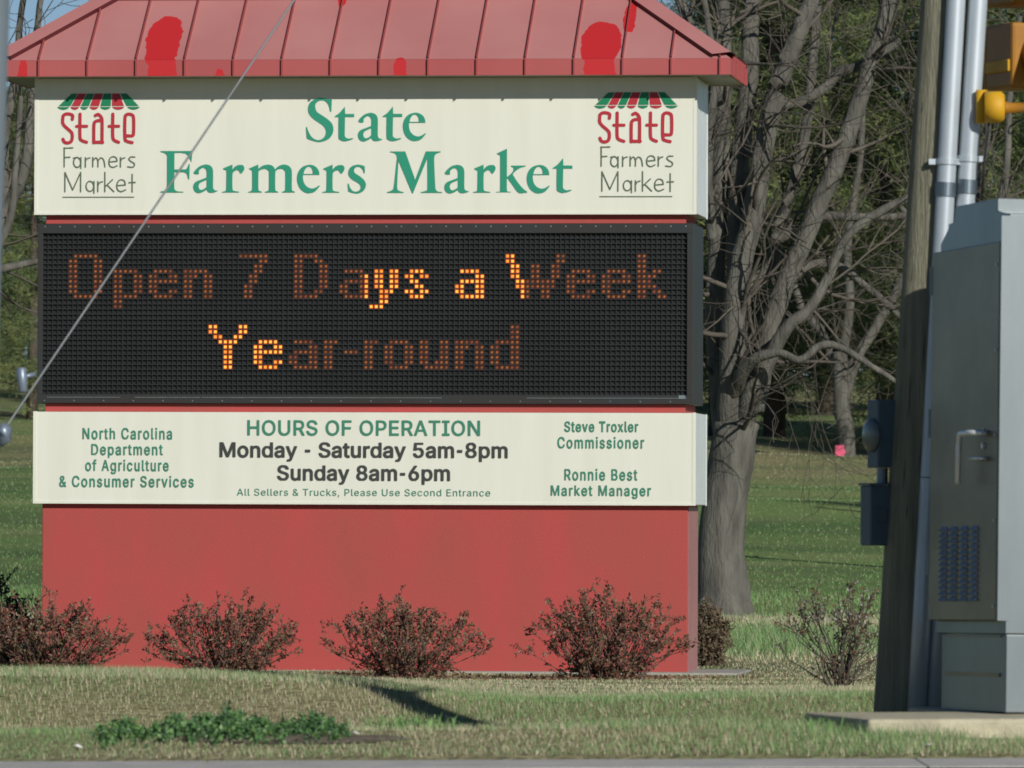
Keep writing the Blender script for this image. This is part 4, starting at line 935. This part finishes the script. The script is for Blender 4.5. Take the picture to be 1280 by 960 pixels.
def limb_tree(name, label, limbs, Y, seed, density=1.0, cat='tree', group=None, trunk_jag=.05, lev=2, minr=.0038):
    """limbs: lists of (px, py, radius px, offset in depth); resampled, roughened and clothed with branches"""
    r = random.Random(seed)
    base = P(limbs[0][0][0], limbs[0][0][1], Y); base.z = G(base.x, base.y)
    e = empty(name, loc=base); tag(e, label, cat, group)
    tr, tw = MB(), MB()
    for li, lb in enumerate(limbs):
        pts = [P(a, b_, Y + dy) - base for a, b_, rr, dy in lb]; rad = [rr / F * Y for _, _, rr, _ in lb]
        if li == 0: pts[0].z = -.12
        fp, fr = [], []
        k = len(pts)
        for i in range(k - 1):
            p0 = pts[max(i - 1, 0)]; p1 = pts[i]; p2 = pts[i + 1]; p3 = pts[min(i + 2, k - 1)]
            nj = max(2, min(8, int((p2 - p1).length / max(.05, rad[i] * .9))))
            for j in range(nj):
                t = j / nj
                q = .5 * (2 * p1 + (p2 - p0) * t + (2 * p0 - 5 * p1 + 4 * p2 - p3) * t * t + (3 * p1 - p0 - 3 * p2 + p3) * t ** 3)
                fp.append(q + rv(r) * (.05 * (rad[i] + .02))); fr.append((rad[i] * (1 - t) + rad[i + 1] * t) * r.uniform(.985, 1.018))
        fp.append(pts[-1]); fr.append(rad[-1])
        tr.tube(fp, fr, 14 if rad[0] > .08 else 8, jag=trunk_jag if rad[0] > .05 else .03)
        ln = sum((fp[i + 1] - fp[i]).length for i in range(len(fp) - 1))
        nb = int(ln * 3.4 * density * (0.25 if li == 0 else 1))
        for _ in range(nb):
            i = r.randrange(1 if li else len(fp) // 2, len(fp) - 1); t = r.random(); q = fp[i].lerp(fp[min(i + 1, len(fp) - 1)], t)
            al = (fp[min(i + 1, len(fp) - 1)] - fp[i]).normalized()
            d = (al * .5 + rv(r) + Vector((0, -.1, .1))).normalized()
            grow(tw, q, d, r.uniform(.6, 1.9), max(.006, min(.03, fr[i] * .3)), lev, r, up=r.uniform(-.15, .25), minr=minr)
    tr.build('trunk', M_bark, e, smooth=True); tw.build('branches', M_twig, e, smooth=True)
    return e
main = [
 [(904,782,42,0),(904,766,38,0),(903,748,35,0),(903,725,32.5,0),(902,690,30,0),(905,630,28,0),(912,580,28,0),(920,535,28,0),(931,508,13,0)],
 [(915,560,19,0),(914,480,17,-.1),(917,400,15,-.2),(926,330,14,-.2),(940,275,14,-.2),(952,200,13,-.2),(966,128,12,-.2),(985,75,12,-.1),(1008,15,11,0),(1040,-80,9,.2),(1070,-200,6,.4)],
 [(905,540,15,.1),(896,450,12,.2),(893,380,12,.2),(897,300,11,.2),(900,220,11,.2),(903,130,11,.2),(905,40,10,.2),(900,-80,8,.3),(905,-220,5,.3)],
 [(918,420,13,-.2),(921,330,13,.0),(922,250,13,.1),(928,170,12,.2),(937,90,12,.2),(938,20,11,.3),(950,-90,8,.3),(960,-220,5,.3)],
 [(924,565,15,0),(938,512,17,0),(951,460,15,.2),(966,400,14,.3),(985,345,12,.3),(1002,308,12,.3),(1026,250,12,.3),(1047,203,12,.3),(1072,132,11,.3),(1088,78,10,.3),(1108,15,9,.3),(1130,-90,7,.4)],
 [(926,545,12,0),(941,494,14,-.2),(959,452,10,-.3),(985,408,8,-.4),(1010,388,7,-.4),(1036,345,6,-.4),(1056,300,5.5,-.4),(1088,272,6,-.4),(1135,248,5,-.4),(1200,225,4,-.4)],
 [(916,500,8,-.1),(927,468,9,-.4),(945,448,7,-.6),(975,441,5.5,-.7),(1000,450,5,-.8),(1025,432,5,-.8),(1050,434,4.5,-.8),(1085,455,4,-.8),(1125,480,3,-.8)],
 [(965,300,8,.5),(990,292,7,.5),(1025,272,6,.6),(1060,271,6,.6),(1100,272,5,.6),(1150,268,4,.6)],
 [(968,130,7,.4),(1000,128,6,.5),(1030,110,7,.5),(1050,90,7,.5),(1075,82,6,.5),(1120,55,5,.5)],
 [(930,360,11,.7),(962,335,9,.8),(975,280,8,.8),(1000,200,7,.9),(1012,120,7,.9),(1020,20,6,.9),(1022,-80,5,.9)],
 [(890,300,7,-.4),(885,230,6,-.5),(888,160,6,-.5),(893,90,5,-.5),(880,0,4,-.5)],
 [(960,390,9,.6),(1000,340,7,.8),(1040,330,6,.9),(1085,360,5,1.),(1130,400,4,1.)],
 [(905,200,9,.4),(885,130,8,.5),(870,60,7,.5),(845,-10,6,.6),(800,-90,4,.6)],
]
limb_tree('bare_tree', 'big grey bare tree with many stems rising from behind the sign', main, 75.0, 5, density=.88, minr=.003)
t2 = [[(1058,582,12,0),(1057,540,11,0),(1052,500,10,0),(1050,440,9,0)], [(1052,505,9,0),(1070,450,7,0),(1100,400,6,0),(1140,330,5,0),(1180,260,4,0)],
      [(1050,470,8,0),(1030,420,6,.3),(1000,380,5,.5),(985,320,4,.5)], [(1051,450,7,0),(1062,380,6,-.3),(1060,300,5,-.3),(1075,200,4,-.2),(1080,90,3,0)]]
limb_tree('bare_tree', 'distant bare tree on the slope with a pink ribbon round its trunk', t2, 140.0, 15, density=.3, lev=2, minr=.008)
rb = P(1050, 566, 139.75); mb = MB()
mb.box(-.085, .075, .03, .05, -.10, .14); mb.box(-.05, .02, .025, .055, -.24, -.10); mb.box(.075, .10, .03, .12, -.02, .06)
rbn = mb.build('ribbon', mat('pink_ribbon', (.75, .10, .20), .6)); rbn.location = rb; tag(rbn, 'pink ribbon tied round the distant bare trunk', 'ribbon')
t3 = [[(1225,640,11,0),(1228,520,10,0),(1235,400,9,0),(1240,300,8,0)], [(1235,420,7,0),(1260,330,6,0),(1290,240,5,0),(1330,150,4,0)], [(1238,340,7,0),(1220,250,5,.3),(1235,160,4,.3),(1222,60,3,.3)],
      [(1240,310,7,0),(1258,210,5,-.3),(1262,120,4,-.3),(1275,20,3,-.3)], [(1236,380,6,0),(1200,330,5,.2),(1160,300,4,.4),(1120,250,3,.4)]]
limb_tree('bare_tree', 'twiggy bare tree seen between the conduits and the yellow signal', t3, 88.0, 25, density=.8, lev=2, minr=.006)
t4 = [[(-50,700,14,0),(-46,560,13,0),(-36,430,12,0),(-20,330,12,0),(4,262,10,0)], [(-6,290,9,0),(22,235,8,0),(34,190,7,0),(40,110,5,0),(48,20,4,0),(60,-60,3,0)], [(-20,340,7,0),(22,332,5,0),(60,322,4,0),(100,300,3,0)],
      [(10,265,8,0),(4,180,7,.2),(20,90,5,.3),(26,20,4,.3),(40,-60,3,.3)], [(-18,330,7,-.3),(12,275,5,-.4),(20,200,4,-.4),(26,120,3,-.4)]]
limb_tree('bare_tree', 'rough bare tree left of the sign with its limbs against blue sky', t4, 72.0, 35, density=.95, lev=2)

t5 = [[(1624,720,40,0),(1626,560,36,0),(1622,380,30,0),(1628,200,22,0),(1625,40,12,0)], [(1625,420,12,0),(1560,300,9,0),(1500,180,6,0)], [(1622,380,12,0),(1690,260,9,0),(1740,120,6,0)], [(1626,300,10,0),(1590,160,7,0),(1570,20,4,0)]]
limb_tree('bare_tree', 'bare tree out to the right of the picture, its trunk shadow lying across the lawn', t5, 99.0, 45, density=.4, lev=1, minr=.008)

def evergreen_mesh(seed, h, w, n):
    r = np.random.default_rng(seed); q = random.Random(seed)
    tr = MB(); tr.tube([(0, 0, -.3), (.05, 0, h * .3), (.02, .05, h * .7), (0, 0, h)], [.22, .17, .09, .02], 10)
    br = []
    for i in range(90):
        z = h * (.10 + .88 * (i / 90.0)); a = q.uniform(0, 6.28); L = w / 2 * (1 - ((z / h - .1) / .95)) ** .7 * q.uniform(.55, 1.1) + .2
        d = np.array([math.cos(a), math.sin(a), q.uniform(-.15, .25)]); p0 = np.array([0, 0, z])
        br.append((p0, d, L)); tr.tube([Vector(p0), Vector(p0 + d * L)], [.03, .006], 4, cap=False)
    nb = len(br); cl = []
    Ls = np.array([b[2] for b in br]); pk = r.choice(nb, size=n // 38, p=Ls / Ls.sum())
    for k in pk:
        p0, d, L = br[k]; t = r.uniform(.25, 1.05)
        cl.append(p0 + d * L * t + r.normal(0, .10 + .05 * L, 3))
    cl = np.array(cl); cm = r.choice(3, size=len(cl), p=[.42, .38, .20])
    c = np.repeat(cl, 38, 0); mi = np.repeat(cm, 38)
    N = len(c)
    c = c + r.normal(0, .13, (N, 3))
    d = r.normal(0, 1, (N, 3)); d[:, 2] = d[:, 2] * .7 + .25; d /= np.linalg.norm(d, axis=1)[:, None]
    s = np.cross(d, r.normal(0, 1, (N, 3))); s /= np.linalg.norm(s, axis=1)[:, None]
    L = r.uniform(.11, .26, (N, 1)); wd2 = r.uniform(.006, .014, (N, 1))
    V = np.stack([c - s * wd2, c + s * wd2, c + d * L], 1).reshape(-1, 3)
    return tr, V, np.arange(N * 3).reshape(-1, 3), mi
EV = []
for sd, h, w, n in ((1, 13, 5.6, 80000), (2, 11, 6.2, 80000), (3, 9.5, 5.2, 64000)):
    tr, V, Fc, mi = evergreen_mesh(sd, h, w, n)
    e = empty('evergreen_tree'); a = tr.build('trunk', M_pbark, e, smooth=True); b = np_mesh('crown', V, Fc, M_needle, mi, e)
    EV.append((e, a, b))
used = set()
def place_ev(k, x, y, s, rz, label):
    e, a, b = EV[k]
    if k in used:
        e2 = e.copy(); link(e2)
        for ch in (a, b):
            c = ch.copy(); link(c); c.parent = e2
        e = e2
    used.add(k)
    e.location = (x, y, G(x, y)); e.rotation_euler = (0, 0, rz); e.scale = (s, s, s)
    tag(e, label, 'evergreen tree', 'evergreen trees on the slope behind the sign'); return e
def xat(px, Y): return (px - 640) / F * Y
evs = [(0, 968, 150, 1.05), (1, 1108, 149, 1.05), (2, 900, 152, 1.05), (1, 1225, 147, 1.05), (0, 1300, 152, 1.05), (2, 1035, 168, 1.25), (0, 1165, 170, 1.15), (1, 930, 176, 1.15), (2, 1345, 138, 1.1),
       (1, -75, 150, .72), (0, 40, 168, .62), (2, -170, 160, .85), (2, 20, 190, .80), (1, 150, 180, .72), (0, 300, 172, .7), (2, 450, 180, .8), (1, 600, 172, .7), (0, 740, 185, .62), (1, 830, 178, .60)]
evl = ['dark evergreen filling the gap right of the big bare tree', 'bushy evergreen just left of the pole top', 'evergreen behind the stems of the big bare tree', 'evergreen behind the conduits and cabinet', 'tall evergreen behind the yellow signal',
       'farther evergreen between the bare limbs', 'tall far evergreen behind the wooden pole', 'far evergreen behind the leftmost bare stems', 'evergreen at the right edge behind the cabinet',
       'evergreen at the far left edge behind the steel pole', 'evergreen left of the sign behind the bare limbs', 'evergreen beyond the left edge of the picture', 'far evergreen low behind the guy wire clamp',
       'evergreen hidden behind the left end of the sign', 'evergreen behind the first third of the sign', 'evergreen behind the middle of the sign', 'evergreen behind the centre of the roof', 'evergreen behind the right part of the roof', 'short evergreen showing over the right hip of the roof']
for (k, px, Y, s), lb in zip(evs, evl):
    place_ev(k, xat(px, Y), Y, s, rng.uniform(0, 6.28), lb)

# ================================================================== GRASS, WEEDS, LITTER
M_gr = [mat('dry_grass', (.57, .50, .355), .8, spec=.2), mat('dull_grass', (.45, .415, .26), .8, spec=.2), mat('green_grass', (.20, .31, .13), .7, spec=.25), mat('bright_grass', (.20, .36, .115), .7, spec=.25)]
def blades(name, n, ysamp, half, hfun, wfun, gfun):
    y = ysamp(n); x = nrng.uniform(-1, 1, n) * half(y)
    z = gz(x, y)
    v = y - .22 * np.clip(x, -8, 8)
    keep = (v > 26.5)
    lx = (x - o0.x) * math.cos(YAW) - (y - 51) * math.sin(YAW); ly = (x - o0.x) * math.sin(YAW) + (y - 51) * math.cos(YAW)
    keep &= ~((lx > -WID - .17) & (lx < .32) & (ly > -.16) & (ly < DEP + .22))
    px_ = (x - ca.x) * math.cos(CYAW) + (y - ca.y) * math.sin(CYAW); py_ = -(x - ca.x) * math.sin(CYAW) + (y - ca.y) * math.cos(CYAW)
    keep &= ~((px_ > -.32) & (px_ < 1.42) & (py_ > -.77) & (py_ < 1.52))
    keep &= ~((((x + .73) / .36) ** 2 + ((v - 26.97) / .13) ** 2) < nrng.uniform(.5, 1.2, n))
    x, y, z, v = x[keep], y[keep], z[keep], v[keep]; n = len(x)
    g = gfun(x, y, v)
    u = nrng.random(n)
    mi = np.where(u < g * .75, 2, np.where(u < g, 3, np.where(nrng.random(n) < np.where(y > 76, .1, .55), 0, 1)))
    h = hfun(x, y, v) * nrng.uniform(.5, 1.35, n) * np.where(mi >= 2, 1.15, .95); w = wfun(y) * nrng.uniform(.6, 1.3, n)
    a = nrng.uniform(0, 6.28, n); ln = nrng.uniform(.1, 1.1, n) * h
    bx, by = np.cos(a + 1.57) * w / 2, np.sin(a + 1.57) * w / 2
    b0 = np.stack([x - bx, y - by, z - .004], 1); b1 = np.stack([x + bx, y + by, z - .004], 1)
    tp = np.stack([x + np.cos(a) * ln, y + np.sin(a) * ln, z + h], 1)
    V = np.stack([b0, b1, tp], 1).reshape(-1, 3)
    o = np_mesh(name, V, np.arange(n * 3).reshape(-1, 3), M_gr, mi); return o
def gA(x, y, v):
    g = .26 + .30 * wob(x, y, 1.1) + .20 * wob(x + 9, y, 4.0) + .10 * np.clip(x, 0, 1)
    g = g + .30 * np.exp(-((v - 27.35) / .35) ** 2) + .12 * np.exp(-((v - 26.7) / .25) ** 2)
    g = g + .22 * np.clip((x + .2) / 1.2, 0, 1) * np.exp(-((v - 32.8) / 1.2) ** 2)
    return np.clip(g, .04, .85)
o = blades('grass', 300000, lambda n: 26.0 + 11.5 * nrng.random(n) ** 1.15, lambda y: .078 * y + .7, lambda x, y, v: .021 + .009 * np.clip(wob(x, y, 2.2), -1, 1) + .008 * np.exp(-((v - 27.4) / .3) ** 2), lambda y: .0036 + 0 * y, gA)
tag(o, 'short dry and green grass on the bank between the road and the sign', 'grass', kind='stuff')
def gB(x, y, v):
    return np.clip(np.interp(y, [36, 45, 56, 58, 67, 69, 73, 77, 120, 130, 146, 156], [.2, .15, .2, .75, .75, .18, .2, 1.0, .97, .35, .3, .85]) + .10 * wob(x, y, .8), .03, .95)
o = blades('grass', 180000, lambda n: 37 + 43 * nrng.random(n) ** 1.2, lambda y: .074 * y + .8, lambda x, y, v: np.interp(y, [37, 42, 55, 58, 66, 69, 80], [.020, .013, .014, .09, .09, .04, .04]), lambda y: .006 * y / 40, gB)
tag(o, 'dry and green lawn around and behind the sign', 'lawn', kind='stuff')
o = blades('grass', 90000, lambda n: 78 + 100 * nrng.random(n) ** 1.1, lambda y: .074 * y + 1, lambda x, y, v: .024 + 0 * y, lambda y: .012 + 0 * y, gB)
tag(o, 'green lawn rising to the trees on the slope', 'lawn', kind='stuff')

# leafy weeds in front of the bank
M_wd = [mat('weed_leaf_a', (.09, .20, .060), .5), mat('weed_leaf_b', (.06, .135, .05), .5), mat('weed_leaf_c', (.155, .27, .08), .5)]
def weeds(seed, px0, px1, v0, n, hmax, label):
    r = random.Random(seed); mb = MB()
    for i in range(n):
        t = r.random(); px = px0 + (px1 - px0) * t; Y = v0 + r.gauss(0, .17)
        x = P(px, 900, Y).x; Y = Y + .22 * x; x = P(px, 900, Y).x
        env = (math.sin(math.pi * min(1, max(0, t))) ** .45) * (.72 + .28 * math.sin(t * 19 + seed) * math.sin(t * 7.3))
        h = hmax * env * r.uniform(.35, 1.05); p = Vector((x, Y, G(x, Y)))
        top = p + Vector((r.gauss(0, .012), r.gauss(0, .012), h))
        mb.tube([p, top], [.0018, .001], 3, 1, cap=False)
        for k in range(r.randint(6, 11)):
            q = p.lerp(top, r.uniform(.3, 1)); d = (rv(r) + Vector((0, -.2, .35))).normalized()
            leaf(mb, q, d, r.uniform(.012, .024), r.uniform(.005, .009), r.choice((0, 0, 1, 1, 2)), r)
    o = mb.build('weeds', M_wd); tag(o, label, 'weeds', kind='stuff')
weeds(5, 190, 345, 27.2, 430, .105, 'clump of dark green leafy weeds on the near bank')
weeds(6, 345, 432, 27.15, 120, .10, 'sparser leafy weeds beside the bare patch')
weeds(7, 120, 190, 27.15, 90, .065, 'low scattered weeds at the left of the clump')
r_ = random.Random(77); mb = MB()
for i in range(1500):
    px = r_.choice((62, 281, 509, 757, 757)) + r_.gauss(0, 75); Y = 49.3 + r_.gauss(0, .35); p = gp(px, Y)
    leaf(mb, p + Vector((0, 0, .008)), Vector((r_.gauss(0, 1), r_.gauss(0, 1), r_.uniform(0, .6))).normalized(), r_.uniform(.02, .04), r_.uniform(.006, .012), r_.choice((1, 1, 2, 3)), r_)
tag(mb.build('leaf_litter', M_lf), 'fallen brown leaves under the shrubs before the red wall', 'leaf litter', kind='stuff')
M_soil = mat('bare_soil', (.095, .065, .045), .95, col2=(.20, .165, .12), scale=14, bump=.6, bscale=50)
mb = MB(); rr = random.Random(3); cx = P(370, 915, 26.95).x
ringp = []
for i in range(36):
    a = 2 * math.pi * i / 36; ra_ = 1 + rr.uniform(-.15, .15)
    x = cx + .40 * ra_ * math.cos(a); v = 26.97 + .15 * ra_ * math.sin(a); y = v + .22 * x; ringp.append((x, y, G(x, y) + .006))
for i in range(36):
    y = 26.97 + .22 * cx; mb.tri((cx, y, G(cx, y) + .012), ringp[i], ringp[(i + 1) % 36])
tag(mb.build('bare_soil', M_soil), kind='structure')
def tuft(px, Y, n, h, seed, label):
    r = random.Random(seed); x = P(px, 900, Y).x; b = Vector((x, Y, G(x, Y))); mb = MB()
    for i in range(n):
        p = Vector((r.gauss(0, .055), r.gauss(0, .04), -.005)); a = r.uniform(0, 6.28); L = h * r.uniform(.5, 1.1)
        o_ = Vector((math.cos(a), math.sin(a), 0)); s = Vector((-math.sin(a), math.cos(a), 0)) * .0028
        p1 = p + o_ * L * .18 + Vector((0, 0, L * .62)); p2 = p + o_ * L * r.uniform(.35, .75) + Vector((0, 0, L * r.uniform(.55, .95)))
        k = len(mb.v); mb.v += [tuple(v) for v in (p - s, p + s, p1 + s * .8, p1 - s * .8, p2)]
        m = r.choice((0, 0, 1)); mb.f += [(k, k + 1, k + 2, k + 3), (k + 3, k + 2, k + 4)]; mb.m += [m, m]
    o = mb.build('grass_tuft', [M_gr[3], M_gr[2]]); o.location = b
    tag(o, label, 'grass tuft', 'taller green grass tufts on the near bank')
tuft(492, 27.6, 90, .105, 1, 'tall pale tuft standing in the pole shadow'); tuft(538, 27.5, 120, .085, 2, 'broad green tuft right of the pole shadow')
tuft(742, 27.9, 130, .075, 3, 'spiky bright green tuft in the middle of the bank'); tuft(700, 27.9, 60, .05, 4, 'small low tuft left of the spiky bright one')
tuft(1032, 28.0, 90, .085, 5, 'green tuft at the left corner of the concrete pad'); tuft(905, 27.9, 70, .045, 6, 'low tuft halfway between the spiky tuft and the pad'); tuft(1115, 27.6, 60, .035, 7, 'low tuft before the yellow front of the pad')
M_lit = mat('litter_white', (.75, .74, .70), .7)
for i, (px, py, Y, s, lb) in enumerate(((443, 926, 26.9, .020, 'white scrap of litter on the near grass bank'), (334, 917, 26.95, .022, 'white scrap of litter on the bare soil below the weeds'), (97, 946, 26.35, .018, 'pale scrap at the grass edge far left'), (1160, 941, 27.0, .02, 'crumpled white scrap before the concrete pad'))):
    r = random.Random(i); mb = MB(); pts = [Vector((math.cos(a) * s * r.uniform(.6, 1.1), math.sin(a) * s * .6 * r.uniform(.6, 1.1), r.uniform(0, .010))) for a in [k * .9 for k in range(7)]]
    for k in range(7): mb.tri((0, 0, .013), pts[k], pts[(k + 1) % 7])
    x = P(px, py, Y).x; o = mb.build('litter_scrap', M_lit); o.location = (x, Y, G(x, Y) + .012); tag(o, lb, 'litter')
